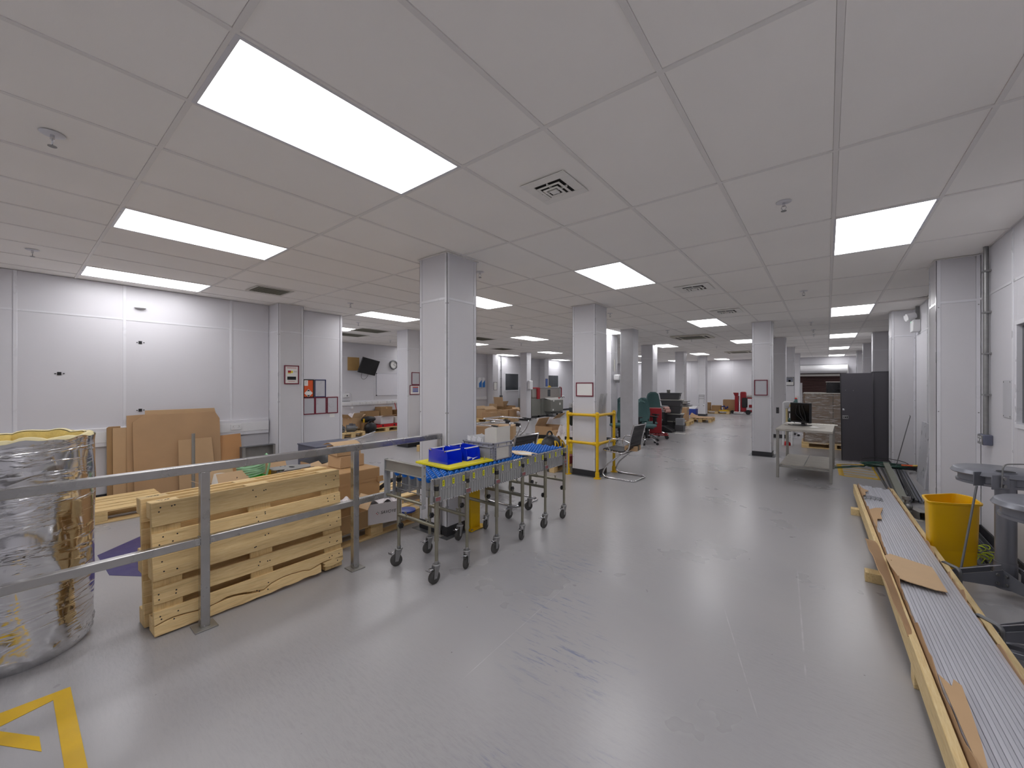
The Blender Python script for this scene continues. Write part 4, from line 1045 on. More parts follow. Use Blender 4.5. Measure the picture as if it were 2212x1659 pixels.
for y in (-.25, .18): MB().cyl((.2, y, .045), (.21, y, .045), .03, 12).build('clip', BLACK, t)
carton('brown box with hand hole behind the white open box', (-11.9, 7.45, .146), (.34, .5, .5), 0, m=CARD3, open_=(None, None, None, None))
carton('taller brown box at the back under the sockets', (-11.9, 7.98, .146), (.34, .46, .62), 0, m=CARD3)
t = thing('dark_bag', 'soft black bag slumped between the first two bay pallets', 'bag', (-11.3, 7.1, 0)); MB().ball((0, 0, .17), .2, 16, 10, (.8, 1, .85)).build('bag_body', BLACK, t); MB().tube(arc((0, 0, .28), .1, 0, pi, 8, 'yz'), .012, 6).build('strap', BLACK, t)
carton('brown box holding plastic bags at the left of the bay', (-11.75, 6.75, 0.146), (.4, .4, .34), .2, m=CARD2, open_=(140, 150, None, 120))
tag(MB().sheet(lambda u, v: (-.18+.36*u, -.2+.4*v, .12*sin(pi*u)*sin(pi*v)+.03*sin(u*14+v*9)), 16, 14, .003).build('plastic_bag', PINKBAG, loc=(-11.75, 6.75, .5)), 'shiny clear plastic bags heaped in the left bay box', 'bag')
t = thing('black_toolbag', 'long black bag with yellow trim lying before the brown box', 'bag', (-11.45, 7.12, .36)); b = MB().ball((0, 0, .06), .2, 14, 8, (.5, 1.3, .5)); b.build('bag_body', BLACK, t); MB().box(.08, .12, -.24, -.2, -.02, .1).build('trim', YELP, t, bevel=.006)
carton('small box propping the long black bag', (-11.5, 7.08, .0), (.2, .36, .33), 0, m=CARD3)
carton('tan box of tools at the right of the bay', (-11.85, 8.55, .146), (.3, .34, .5), 0, m=CARD3, open_=(None, None, None, None))
t = thing('grey_bin', 'grey plastic bin holding a yellow bag at the right of the bay', 'bin', (-11.6, 8.8, .42)); b = MB()
for a in ((-.2, .2, -.24, -.22), (-.2, .2, .22, .24), (-.2, -.18, -.22, .22), (.18, .2, -.22, .22)): b.box(*a, 0, .18)
b.box(-.2, .2, -.24, .24, -.005, .005); b.build('bin_body', mat('slate_plastic', (98, 106, 118), .5), t, bevel=.004)
tag(MB().ball((0, 0, 0), .18, 12, 8, (.9, 1.1, .8)).build('yellow_bag', YELP, loc=(-11.6, 8.8, .6)), 'bright yellow bag in the grey bin', 'bag')
t = carton('white archive box with hand hole on the right bay pallet', (-11.5, 8.62, .146), (.3, .3, .26), 0, m=OFFW, tape=False); MB().box(.15, .152, -.05, .05, .15, .18).build('hand_hole', INK, t)
for k, (a, m_) in enumerate(((.35, mat('signal_red', 0)), (-.4, BLACK), (-.55, OFFW))):
    o = MB().cyl((0, 0, 0), (0, .0, .42), .012, 8).build('hand_tool', m_, loc=(-11.85, 8.5+.05*k, .5)); o.rotation_euler = (a, .1, 0); tag(o, '%s tool handle sticking out of the tan box' % ('red', 'black', 'white')[k], 'tool')
t = thing('scale_terminal', 'grey weighing terminals stacked behind the left bay column', 'device', (-7.55, 6.5, .0)); 
MB().box(-.25, .25, -.2, .3, 0, .3).build('lower_case', DGREY, t, bevel=.01)
for k in range(3): MB().cb((.02*k, -.03*k, .33+.055*k), (.5-.05*k, .4, .04), Matrix.Rotation(R(4*k-3), 3, 'Y')).build('tray_case', (OFFW, DGREY, OFFW)[k], t, bevel=.01)
pallet('pallet lying between the left bay column and the first column', (-6.9, 6.35, 0), .25)
tag(MB().sheet(lambda u, v: (-.16+.32*u, -.12+.24*v, .02*sin(u*6)+.015*sin(v*9)), 10, 8, .003).build('cardboard_scrap', OFFW, loc=(-3.72, 3.2, .62)), 'cream card scrap on a black stool by the first column', 'cardboard')
t = thing('black_stool', 'small black stand left of the first column under a cream scrap', 'stand', (-3.72, 3.2, 0)); MB().box(-.14, .14, -.12, .12, .57, .6).build('top', BLACK, t, bevel=.006)
for x in (-.11, .11):
    for y in (-.09, .09): MB().cyl((x, y, 0), (x, y, .57), .012, 8).build('leg', BLACK, t)
# ------------------------------------------------------------------ cantilever chairs
def cantilever_chair(label, loc, rz, group='chrome cantilever chairs with black ribbed seats', rot=None):
    """local: front is +X, floor z=0"""
    t = thing('cantilever_chair', label, 'chair', loc, rz, group, rot)
    r = .0125; w = .245
    base = []
    side = lambda s: [(-.27, s*w, r), (.22, s*w, r), (.285, s*w, .06), (.22, s*(w-.01), .2), (.02, s*(w-.035), .405)]
    L = fillet([(-.02, .2, .405)]+list(reversed(side(1)))[1:-1]+[(-.27, w, r), (-.27, -w, r)]+side(-1)[1:-1]+[(-.02, -.2, .405)], .09, 6)
    MB().tube(L, r, 12).build('sled_base', CHROME, t)
    m = MB()
    for s in (-1, 1): m.tube(fillet([(.27, s*.235, .455), (.12, s*.235, .44), (-.08, s*.235, .425), (-.17, s*.235, .5), (-.195, s*.235, .66), (-.26, s*.235, .9)], .12, 6), .0125, 10)
    m.cyl((.0, -.23, .425), (.0, .23, .425), .013, 10); m.cyl((-.06, -.23, .415), (-.06, .23, .415), .013, 10); m.cyl((-.257, -.235, .885), (-.257, .235, .885), .01, 8)
    m.build('side_rails', CHROME, t)
    path = [V(p) for p in fillet([(.27, 0, .462), (.12, 0, .447), (-.08, 0, .432), (-.165, 0, .505), (-.187, 0, .66), (-.252, 0, .895)], .12, 8)]
    ln = [0]
    for a, b in zip(path, path[1:]): ln.append(ln[-1]+(b-a).length)
    def P(f):
        d = f*ln[-1]
        for i in range(len(ln)-1):
            if d <= ln[i+1]+1e-9: return path[i].lerp(path[i+1], (d-ln[i])/max(1e-9, ln[i+1]-ln[i]))
        return path[-1]
    def rib(f0, f1, nr, name):
        def fn(u, v):
            f = f0+(f1-f0)*u; p = P(f); q = P(min(1, f+.01))-P(max(0, f-.01)); n = V((-q.z, 0, q.x)).normalized()
            h = .011*abs(sin(pi*nr*u))**.45
            if n.z < 0 and abs(n.z) > .5: n = -n
            return p+n*h+V((0, -.222+.444*v, 0))
        MB().sheet(fn, nr*6, 4, .014).build(name, LEATH, t, smooth=60)
    rib(0, .47, 9, 'seat'); rib(.5, 1, 9, 'backrest')
    for s in (-1, 1):
        a = fillet([(.13, s*.25, .445), (.17, s*.262, .54), (.13, s*.262, .655), (-.08, s*.262, .66), (-.192, s*.25, .615)], .07, 6)
        MB().tube(a, .0095, 10).build('armrest', CHROME, t)
    g = MB()
    for s in (-1, 1): g.cb((.2, s*w, .008), (.07, .03, .014))
    g.build('glides', BLACK, t, stuff=True)
    return t
cantilever_chair('chrome cantilever chair in the open aisle beside the yellow guard, box on its seat', (-2.63, 6.34, 0), pi-.04)
c = cantilever_chair('upright cantilever chair behind the conveyor, its black back toward it', (-3.30, 4.18, 0), pi-.04)
c2 = cantilever_chair('upturned cantilever chair behind the conveyor, chrome base loop on top, farther', (-3.93, 4.8, 1.02), 0, rot=(pi, 0, R(2)))
c3 = cantilever_chair('upturned cantilever chair behind the grey crate, chrome base loop on top, nearer', (-3.84, 4.46, .97), 0, rot=(pi, 0, R(-2)))
for ch, sz in ((c2, .1), (c3, .07)):
    f = MB()
    for s in (-1, 1): f.prism([(0, 0)], 0, 0) if False else f.cb((.235, s*.245, .03), (.075, .034, .05))
    f.build('front_glide', BLACK, ch, bevel=.008, stuff=True)
t = thing('parcel', 'small tan parcel with a black label strip lying on the aisle chair seat', 'box', (-2.52, 6.4, .455), .1)
MB().box(-.1, .1, -.12, .12, 0, .075).build('box_body', CARD2, t, bevel=.003); MB().box(-.101, .101, -.05, .0, -.0005, .0765).box(-.101, .101, .02, .045, -.0005, .0765).build('label_strip', INK, t, stuff=True)
# yellow tube guard
t = thing('tube_guard', 'yellow tube railing with three posts wrapped round the column corner', 'guard', (-2.95, 5.975, 0))
gp = [(-3.5, 5.985), (-2.945, 5.97), (-2.945, 6.62)]
for x, y in gp:
    p = at((-2.95, 5.975, 0)).cyl((x, y, .004), (x, y, 1.03), .024, 18).build('post', YELP, t)
    at((-2.95, 5.975, 0)).lathe([(.06, 0), (.06, .01), (.034, .012), (.034, .1), (.028, .104)], 20, c=(x, y, 0)).build('flange', YELP, p)
    k = at((-2.95, 5.975, 0)); k.cyl((x, y, .99), (x, y, 1.06), .031, 16); k.cyl((x, y, .525), (x, y, .6), .031, 16); k.ball((x, y, 1.055), .031, 14, 8); k.build('tee_fitting', YELP, p, stuff=True)
for z in (1.03, .562):
    for a, b in zip(gp, gp[1:]):
        at((-2.95, 5.975, 0)).cyl((a[0], a[1], z), (b[0], b[1], z), .024, 16).build('rail', YELP, t)
        d = V((b[0]-a[0], b[1]-a[1], 0)).normalized(); f = at((-2.95, 5.975, 0))
        for q, s in ((a, 1), (b, -1)): f.cyl((q[0], q[1], z), V((q[0], q[1], z))+d*s*.075, .031, 16)
        f.build('sleeve', YELP, t, stuff=True)
t, mw = frame('empty crimson landscape frame on the guarded column', (-3.205, 6.026, 1.453), (0, -1, 0), .325, .235, inner=PAPER)
t, mw = frame('empty crimson portrait frame on the column left of the steel table', (-1.113, 9.996, 1.468), (0, -1, 0), .245, .335, inner=GPL)
t = thing('document_pocket', 'clear plastic document pocket on the side of the guarded column', 'pocket', (-3.006, 6.27, 1.2)); MB().sheet(lambda u, v: (.004+.04*v*v+.01*sin(u*6), -.13+.26*u, -.15+.33*v), 10, 10, .002).build('pocket', CLEAR, t)

# pallet with yellow bags
pallet('pallet with yellow bags and a rucksack beside the yellow guard', (-4.15, 6.45, 0), pi/2+.06, stamp=True)
pallet('second pallet farther back holding open cartons behind the yellow guard', (-4.9, 7.55, 0), pi/2+.05)
YBAG = mat('yellow_bag_fabric', (232, 196, 10), .5, var=.08, scale=7, bump=.4, bscale=12)
for k, (x, y, rz, lb) in enumerate(((-4.45, 6.6, .5, 'bright yellow folded bag left of the rucksack'), (-4.0, 6.62, -.2, 'long yellow bag with dark bands right of the rucksack'))):
    t = thing('yellow_bag', lb, 'bag', (x, y, .146), rz)
    MB().sheet(lambda u, v: ((-.2+.4*u)*(1-.15*v), (-.36+.72*v), .36*sin(pi*u)**.5*(.75+.2*sin(v*7))), 14, 18).build('bag_body', YBAG, t, smooth=70)
    MB().box(-.12, .12, .2, .225, .3, .36).box(-.12, .12, .26, .285, .28, .34).build('band', INK, t, stuff=True)
t = thing('rucksack', 'black rucksack with yellow trim slumped before the yellow bags', 'bag', (-4.0, 6.22, .146))
MB().ball((0, 0, .22), .22, 18, 12, (.8, 1.05, 1.1)).build('pack_body', BLACK, t); MB().ball((.1, .12, .2), .13, 14, 8, (.7, .8, 1.1)).build('front_pocket', BLACK, t)
for s in (-1, 1):
    MB().tube([(.17+.02*sin(a*3), s*.1+.06*cos(a), .22+.15*sin(a)) for a in [pi*k/10 for k in range(11)]], .012, 8).build('yellow_trim', YELP, t)
MB().tube(arc((0, -.05, .44), .09, 0, pi, 8, 'yz'), .016, 8).build('grab_handle', BLACK, t)
t = thing('red_crate', 'dark red low crate tucked behind the yellow guard post', 'crate', (-3.66, 6.1, .146)); MB().box(-.12, .14, -.16, .2, 0, .14).build('crate_body', mat('dark_red', (128, 24, 32), .5), t, bevel=.01)
carton('open brown carton behind the yellow bags', (-4.75, 7.3, .146), (.4, .5, .5), .1, open_=(None, None, 60, None))
carton('white carton with a raised tan flap farther behind the guard', (-5.05, 7.75, .146), (.4, .42, .62), .15, m=WB, open_=(None, None, None, 140))
carton('small tan carton half hidden among plastic bags', (-4.5, 7.15, .146), (.22, .24, .42), 0, m=CARD2)
tag(MB().sheet(lambda u, v: (-.22+.44*u, -.3+.6*v, .26*sin(pi*u)*sin(pi*v)+.04*sin(u*17+v*11)+.03*sin(v*23)), 22, 26, .003).build('plastic_bag', PINKBAG, loc=(-4.3, 7.3, .45)), 'heap of crumpled clear plastic bags beside the guarded column', 'bag')
t = thing('dark_bin', 'tall dark bin right behind the guarded column and cartons', 'bin', (-4.65, 8.35, 0)); MB().lathe([(.2, 0), (.24, .8), (.25, .82), (.24, .83)], 20).build('bin_body', mat('dark_green_plastic', (44, 52, 46), .5), t)
t = thing('blue_tub', 'blue and black tub on a pallet left of the guarded column', 'tub', (-3.62, 6.75, .146)); MB().lathe([(.11, 0), (.12, .2), (.125, .22), (.12, .25)], 18).build('tub_body', mat('cyan_label', (60, 130, 160), .5), t); MB().lathe([(.125, .22), (.125, .25), (.1, .255)], 18).build('lid', BLACK, t)

# boxes left of the first column's right edge
carton('large tan carton with a pale top behind the upturned chairs', (-7.15, 7.95, 0), (.55, .6, .44), .5, m=CARD, top=CARDI)
carton('tan carton right behind the pale-topped one', (-6.9, 8.45, 0), (.5, .5, .42), .5, m=CARD2)
for lb, x, y in (('left', -11.1, 12.15), ('middle', -11.05, 13.0), ('right', -11.0, 13.86)): pallet('far pallet of brown cartons below the office windows, %s one' % lb, (x, y, 0), .03)
for k, (x, y, d, rz, op, lb, m_) in enumerate((
    (-10.75, 12.25, (.5, .6, .26), 0, None, 'tan closed carton at the left end of the far carton row', CARD),
    (-11.1, 12.35, (.5, .7, .36), 0, (None, None, 150, 30), 'open carton with a lifted pale flap behind the left tan carton', CARD2),
    (-10.75, 12.95, (.4, .36, .3), .2, None, 'square tan carton second along the far row', CARD2),
    (-10.7, 13.38, (.4, .44, .3), -.1, None, 'square pinkish-tan carton third along the far row', CARD),
    (-11.3, 13.2, (.4, .5, .32), .1, (90, None, 95, None), 'open carton with tall pale upright flaps on the far row', CARDI),
    (-11.3, 13.8, (.5, .9, .42), .05, (100, None, 60, None), 'largest torn open carton on the far row', CARD3),
    (-10.9, 13.9, (.26, .3, .3), .2, None, 'carton propped before the largest torn carton', CARD),
    (-10.6, 14.02, (.4, .44, .24), -.2, (None, 30, 140, None), 'low open carton at the right end of the far row', CARD))):
    carton(lb, (x, y, .146), d, rz, m=m_, open_=op)
tag(MB().ball((0, 0, .1), .16, 14, 8, (.8, 1.2, .8)).build('white_bag', PINKBAG, loc=(-10.55, 13.8, .146)), 'knotted white bag on the far pallets before the torn carton', 'bag')
carton('small carton on the floor before the far pallets', (-10.2, 13.0, 0), (.3, .4, .14), .2, m=CARD2)
def hand_truck(label, loc, rz, h=.88):
    t = thing('cage_trolley', label, 'trolley', loc, rz)
    for s in (-1, 1): MB().tube(fillet([(0, s*.16, .04), (0, s*.16, h-.05), (.1, s*.16, h), (.13, s*.16, h-.1)], .06), .02, 8).build('side_tube', CHROME, t)
    MB().box(-.02, .02, -.2, .2, .08, .62).build('back_panel', GALV, t); b = MB()
    for z in (.3, .55, .7): b.cyl((0, -.16, z), (0, .16, z), .012, 6)
    b.build('cross_bars', CHROME, t, stuff=True)
    for s in (-1, 1): MB().cyl((0, s*.14-.02, .05), (0, s*.14+.02, .05), .05, 12).build('wheel', BLACK, t)
    return t
hand_truck('chrome-handled trolley left of the slim column by the windows', (-10.72, 14.42, 0), .2); hand_truck('chrome-handled trolley at the right of the grey process machine', (-11.0, 18.1, 0), .3, .92); hand_truck('second chrome-handled trolley right of the process machine', (-10.5, 18.5, 0), .3, .92)
t = thing('steel_bench', 'grey steel bench right of the process machine, low shelf under', 'bench', (-11.3, 17.55, 0)); MB().box(-.3, .3, -.4, .5, .84, .9).build('top', STEELD, t); MB().box(-.28, .28, -.38, .48, .3, .34).build('shelf', DGREY, t)
for x in (-.26, .26):
    for y in (-.36, .46): MB().box(x-.02, x+.02, y-.02, y+.02, 0, .84).build('leg', STEELD, t)
t = thing('stacked_trays', 'stack of white metal trays beside the guarded column', 'trays', (-9.75, 17.25, 0)); MB().box(-.18, .18, -.18, .18, 0, .38).build('base', DKSTEEL, t, bevel=.01)
for k in range(4): MB().cb((.02*(k % 2), 0, .41+.055*k), (.4, .4, .025), Matrix.Rotation(.04*k, 3, 'Z')).build('tray', OFFW, t, bevel=.006)
# process machine
t = thing('process_machine', 'grey steel process machine with control desk and crimson guard frame', 'machine', (-10.75, 15.7, 0))
q = lambda: at((-10.75, 15.7, 0))
q().box(-11.2, -10.42, 14.62, 15.35, .1, .9).build('left_cabinet', MACH, t, bevel=.006); q().box(-11.2, -10.4, 15.37, 17.0, .1, .85).build('lower_cabinet', MACH, t, bevel=.006)
q().box(-11.1, -10.38, 15.2, 17.0, .86, 1.34).build('upper_panel', MACHP, t, bevel=.01); q().box(-11.15, -10.36, 15.2, 17.02, 1.34, 1.38).build('top_cover', GALV, t, bevel=.004)
q().box(-11.1, -10.42, 14.66, 15.18, .92, 1.3).build('side_door', MACHP, t, bevel=.006)
q().box(-10.379, -10.375, 15.85, 16.08, .95, 1.28).build('window', GLASSD, t)
m = q(); m.M = m.M @ Matrix.Translation((-10.2, 16.15, 0)); m.box(-.2, .16, -.55, .55, .26, .82); m.build('control_desk', MACH, t, bevel=.01)
m = q(); m.cb((-10.22, 16.15, .845), (.4, 1.1, .03), Matrix.Rotation(R(12), 3, 'Y')); m.build('desk_top', PAPER, t, bevel=.004)
k = q()
for a in range(14): k.cb((-10.3+.09*(a % 3), 15.72+.065*a, .863-.02*(a % 3)), (.05, .03, .01))
k.build('keys', INK, t, stuff=True)
q().cyl((-10.15, 16.5, .83), (-10.15, 16.5, .9), .03, 12).build('stop_button', mat('signal_red', 0), t)
f = q(); f.tube(fillet([(-10.4, 14.5, 1.36), (-10.4, 15.2, 1.36)], .05), .03, 8); f.box(-10.41, -10.37, 14.98, 15.2, .86, 1.36); f.tube(fillet([(-10.4, 16.95, 1.38), (-10.4, 17.12, 1.38), (-10.4, 17.12, .9)], .08), .03, 8); f.build('guard_frame', RED, t, stuff=True)
lb = q(); lb.box(-10.039, -10.036, 15.8, 15.9, .72, .8); lb.box(-10.039, -10.036, 15.75, 15.85, .3, .38); lb.cyl((-10.04, 16.4, .6), (-10.035, 16.4, .6), .06, 14); lb.build('labels', PAPER, t, stuff=True)
q().lathe([(.08, 0), (.08, .05), (.03, .06), (.03, .1)], 14, c=(-10.7, 16.5, 1.38)).build('beacon', YELP, t)
for x in (-11.1, -10.5):
    for y in (14.6, 15.3, 16.9): q().cyl((x, y-.02, .05), (x, y+.02, .05), .05, 12).build('castor', BLACK, t)
q().tube(fillet([(-10.1, 15.7, .26), (-10.0, 15.7, .1), (-10.0, 15.9, .01), (-10.1, 16.3, .01)], .1), .012, 6).build('cable', BLACK, t)
# rear wall fittings
t = thing('soap_dispenser', 'pair of white dispensers with blue panels on the rear left wall', 'dispenser', (X0, 13.02, 1.6))
for y in (-.11, .11):
    MB().box(0, .12, y-.095, y+.095, -.23, .23).build('case', WHITE, t, bevel=.03, seg=3)
    q_ = MB(); q_.M = Matrix.Translation((.1205, y, 0)) @ Matrix(((0, 0, 1, 0), (1, 0, 0, 0), (0, 1, 0, 0), (0, 0, 0, 1))); q_.prism([(-.085, -.2), (.085, -.2), (.085, .12), (-.085, -.02)], 0, .003); q_.build('blue_panel', mat('blue_print', (24, 110, 190), .4), t)
t = thing('white_dispenser', 'white towel dispenser on the slim column by the office windows', 'dispenser', (-9.916, 13.7, 1.5)); MB().box(0, .13, -.12, .12, -.19, .19).build('case', WHITE, t, bevel=.03, seg=3)
frame('grey framed notice on the rear left wall pilaster', (-11.776, 13.68, 1.45), (1, 0, 0), .24, .36, m=mat('frame_grey', (110, 104, 112), .5)); frame('blue framed poster on the pilaster above the process machine', (-11.776, 17.88, 1.62), (1, 0, 0), .22, .42, m=mat('frame_grey', 0), inner=mat('blue_poster', (70, 100, 170), .6))
frame('dark framed empty notice on the column beyond the machine', (-10.03, 17.846, 1.66), (0, -1, 0), .2, .4, m=mat('frame_grey', 0), inner=GPL)
def conduit(label, x, y, z0, nx=1, r=.013, ztop=CEIL, box=True, m=None):
    t = thing('conduit', label, 'pipe', (x, y, z0)); s = nx
    MB().cyl((s*.03, 0, 0), (s*.03, 0, ztop-z0), r, 10).build('pipe', m or GALV, t)
    c = MB()
    for z in (.4, .8, 1.2, 1.6):
        if z < ztop-z0: c.box(*sorted((0, s*.05)), -r*1.8, r*1.8, z-.008, z+.008)
    c.build('saddles', m or GALV, t, stuff=True)
    return t
conduit('dark conduit running down the rear left wall to a socket', X0, 14.45, 1.0, 1, .02, m=DKSTEEL); conduit('thin conduit on the rear left wall above the process machine', X0, 18.3, 1.3, 1, .016, m=DKSTEEL)
t = thing('wall_socket', 'grey socket box at the foot of the dark conduit', 'socket', (X0, 14.45, .96)); MB().box(0, .05, -.08, .08, -.05, .05).build('case', DGREY, t, bevel=.006)
t = thing('wall_panel_box', 'plain grey wall box hung right of the first office window', 'panel', (X0, 16.0, 1.05)); MB().box(0, .06, -.2, .2, -.2, .35).build('case', GPL, t, bevel=.004)
# far left corner: pull cord, dark screen, lamp
t = thing('pull_cord', 'red emergency pull cord hanging from the ceiling far behind', 'cord', (-6.6, 13.0, 0)); MB().cyl((0, 0, 1.5), (0, 0, CEIL), .006, 6).build('cord', INKR, t); MB().lathe([(.01, 1.52), (.03, 1.46), (.03, 1.38), (.01, 1.36)], 10).build('handle', mat('signal_red', 0), t)
t = thing('screen_stand', 'black screen on a stand seen past the guarded column', 'monitor', (-7.3, 13.6, 0)); MB().box(-.03, .03, -.26, .26, 1.25, 1.62).build('screen', BLACK, t, bevel=.01); MB().cyl((0, 0, .02), (0, 0, 1.3), .03, 10).build('pole', DKSTEEL, t); MB().lathe([(.22, 0), (.22, .02), (.05, .03)], 18).build('foot', DKSTEEL, t)
t = thing('white_cabinet', 'low white cabinet with a black panel behind the green chairs', 'cabinet', (-6.4, 12.6, 0)); MB().box(-.25, .25, -.3, .3, 0, 1.05).build('body', GPL, t, bevel=.01); MB().box(.25, .256, -.05, .1, .6, 1.0).build('panel', BLACK, t)
t = thing('wall_fan', 'small white fan heater high on the half-hidden column', 'heater', (-4.52, 10.25, 1.72)); MB().box(0, .16, -.13, .13, -.08, .08).build('case', WHITE, t, bevel=.03, seg=3); MB().box(.02, .1, -.05, .05, -.14, -.08).build('bracket', GALV, t)
tag(MB().box(0, .01, -.03, .03, -.16, .16).build('white_strip', OFFW, loc=(-4.524, 10.2, 2.05)), 'upright cream strip on the half-hidden column', 'strip')

# ------------------------------------------------------------------ green office chairs
def office_chair(label, loc, rz, hb=1.1):
    t = thing('office_chair', label, 'chair', loc, rz, 'green office swivel chairs')
    MB().lathe([(.02, -.035), (.17, -.045), (.235, -.02), (.245, .01), (.22, .035), (.1, .05), (.001, .052)], 24, c=(.02, 0, .47)).build('seat', GREENF, t, smooth=80)
    def bk(u, v):
        w = .225*(1-.35*max(0, (u-.35))**1.6/.5)*(.75+.25*min(1, u*4)); 
        if u > .9: w *= (1-((u-.9)/.1)**2*.5)
        z = .55+(hb-.55)*u
        return (-.2-.05*u+.05*(2*v-1)**2-.04*sin(pi*u), (2*v-1)*w, z)
    MB().sheet(bk, 14, 10, .06).build('backrest', GREENF, t, smooth=80)
    MB().box(-.26, -.2, -.04, .04, .42, .7).build('back_bar', BLACK, t, bevel=.008); MB().lathe([(.19, .4), (.19, .44), (.05, .445)], 18).build('underpan', BLACK, t)
    MB().cyl((0, 0, .1), (0, 0, .42), .03, 12).build('gas_lift', BLACK, t)
    for s in (-1, 1):
        a = MB(); a.box(-.03, .03, s*.27-.015, s*.27+.015, .46, .68); a.box(-.03, .03, *sorted((s*.12, s*.285)), .44, .46); a.build('arm_post', BLACK, t, bevel=.006, stuff=True)
        MB().box(-.12, .12, s*.27-.035, s*.27+.035, .68, .71).build('armrest', BLACK, t, bevel=.012)
    for k in range(5):
        a = 2*pi*k/5+.3; MB().tube([(0, 0, .13), (.14*cos(a), .14*sin(a), .13), (.29*cos(a), .29*sin(a), .075)], .02, 8, rads=[.028, .022, .014]).build('base_leg', CHROME, t)
        MB().cyl((.3*cos(a)-.02*sin(a), .3*sin(a)+.02*cos(a), .03), (.3*cos(a)+.02*sin(a), .3*sin(a)-.02*cos(a), .03), .03, 12).build('castor', BLACK, t)
    return t
office_chair('green office chair right of the worn column, seat pointing right', (-3.66, 10.22, 0), R(-25), 1.12)
office_chair('green office chair left of the worn column, facing the aisle', (-4.28, 9.96, 0), R(-105), 1.1)
office_chair('green office chair behind the left one, mostly hidden', (-4.78, 10.88, 0), R(-105), 1.12)
office_chair('farthest green office chair left of the worn column, only its back top showing', (-5.02, 11.62, 0), R(-100), 1.14); office_chair('green office chair in the middle behind the worn column', (-3.88, 10.95, 0), R(-30), 1.16)
office_chair('tallest green office chair behind the red heater', (-4.1, 12.1, 0), R(-62), 1.3)
office_chair('lone green office chair behind the steel table by the third column', (-.95, 14.6, 0), pi, 1.1)
t = thing('red_heater', 'tall red cabinet heater with a mesh grille on a wheeled red frame', 'heater', (-3.86, 11.5, 0), .35)
MB().box(-.16, .16, -.2, .2, .16, .86).build('cabinet', RED, t, bevel=.012)
MB().box(.16, .166, -.18, .18, .45, .8).build('grille', REDP, t); MB().box(.16, .164, -.19, .19, .18, .44).build('front_panel', REDP, t); g = MB()
for k in range(12): g.box(.166, .169, -.18+.03*k, -.172+.03*k, .45, .8)
g.build('grille_wires', GALV, t, stuff=True)
MB().box(-.1, -.02, -.2006, -.2, .38, .5).build('label', PAPER, t)
f = MB(); f.box(-.2, .34, -.2, -.17, .1, .13); f.box(-.2, .34, .17, .2, .1, .13); f.box(-.2, -.17, -.17, .17, .1, .13); f.box(-.14, -.1, -.1, .1, .13, .17); f.build('base_frame', RED, t, stuff=True)
for x in (-.18, .3):
    for y in (-.185, .185): MB().cyl((x, y-.016, .05), (x, y+.016, .05), .05, 14).build('castor', BLACK, t)
# ------------------------------------------------------------------ stack of dark grey crates
zz = 0; bz = (-4.12, 14.1)
for k, (h, dx, sheet) in enumerate(((.27, 0, True), (.22, -.04, True), (.24, -.06, False), (.2, -.05, True), (.22, -.1, False))):
    t = thing('grey_crate', 'dark grey plastic crate, %s from the bottom of the tall stack' % ('first', 'second', 'third', 'fourth', 'topmost fifth')[k], 'crate', (bz[0]+dx, bz[1]+rnd(-.02, .02), zz), .12+rnd(-.05, .05), 'dark grey crates in the tall stack')
    w, d = .33, .24; b = MB(); b.add([(-w+.04, -d+.03, 0), (w-.04, -d+.03, 0), (w-.04, d-.03, 0), (-w+.04, d-.03, 0), (-w, -d, h), (w, -d, h), (w, d, h), (-w, d, h)], [(3, 2, 1, 0), (4, 5, 6, 7), (0, 1, 5, 4), (1, 2, 6, 5), (2, 3, 7, 6), (3, 0, 4, 7)]); b.build('crate_body', DGREY, t, bevel=.01)
    MB().box(-w-.012, w+.012, -d-.012, d+.012, h-.025, h).build('rim', DGREY, t, bevel=.004); MB().box(w-.03, w-.0, -.08, .08, h-.1, h-.06).build('hand_grip', BLACK, t)
    zz += h+.003
    if sheet:
        o = MB().cb((0, 0, .012), (.72, .54, .022), Matrix.Rotation(.1+rnd(-.06, .06), 3, 'Z')).build('white_board', OFFW, loc=(bz[0]+dx, bz[1], zz)); tag(o, 'off-white board laid %s in the grey crate stack' % {0: 'on the lowest crate', 1: 'on the second crate', 3: 'under the topmost crate'}[k], 'board'); zz += .026
t = thing('steel_box', 'light grey steel box hung with paper before the crate stack', 'box', (-4.36, 13.56, .62), .1); MB().box(-.2, .2, -.14, .14, 0, .2).build('box_body', mat('lightgrey_steel', (150, 152, 156), .45, .2), t, bevel=.006); MB().box(-.05, .06, -.143, -.14, .07, .12).build('label', PAPER, t)
o = MB().box(-.16, .16, -.11, .11, 0, .62).build('plinth', BLACK, loc=(-4.36, 13.58, 0)); tag(o, 'dark plinth under the light grey steel box', 'plinth')
for k, z in enumerate((.74, .66)):
    t = thing('film_roll', '%s pink-ended roll sticking out of the grey steel box' % ('upper', 'lower')[k], 'roll', (-4.1+.03*k, 13.5+.02*k, z), -.6); MB().cyl((0, 0, 0), (.0, -.18, 0), .06, 16).build('roll', mat('pinkish', (206, 160, 150), .5), t); MB().cyl((0, -.18, 0), (0, -.183, 0), .025, 12).build('core', INK, t)
t = thing('electrical_box', 'grey electrical box with cables before the lower crates', 'box', (-3.78, 13.66, .2)); MB().box(-.12, .12, -.1, .1, 0, .22).build('case', mat('lightgrey_steel', 0), t, bevel=.006); MB().tube([(-.12, 0, .1), (-.18, -.05, .14), (-.2, -.02, .02)], .012, 6).build('cable', BLACK, t)
o = MB().box(-.13, .13, -.11, .11, 0, .198).build('plinth', DGREY, loc=(-3.78, 13.66, 0)); tag(o, 'dark plinth under the grey electrical box', 'plinth')
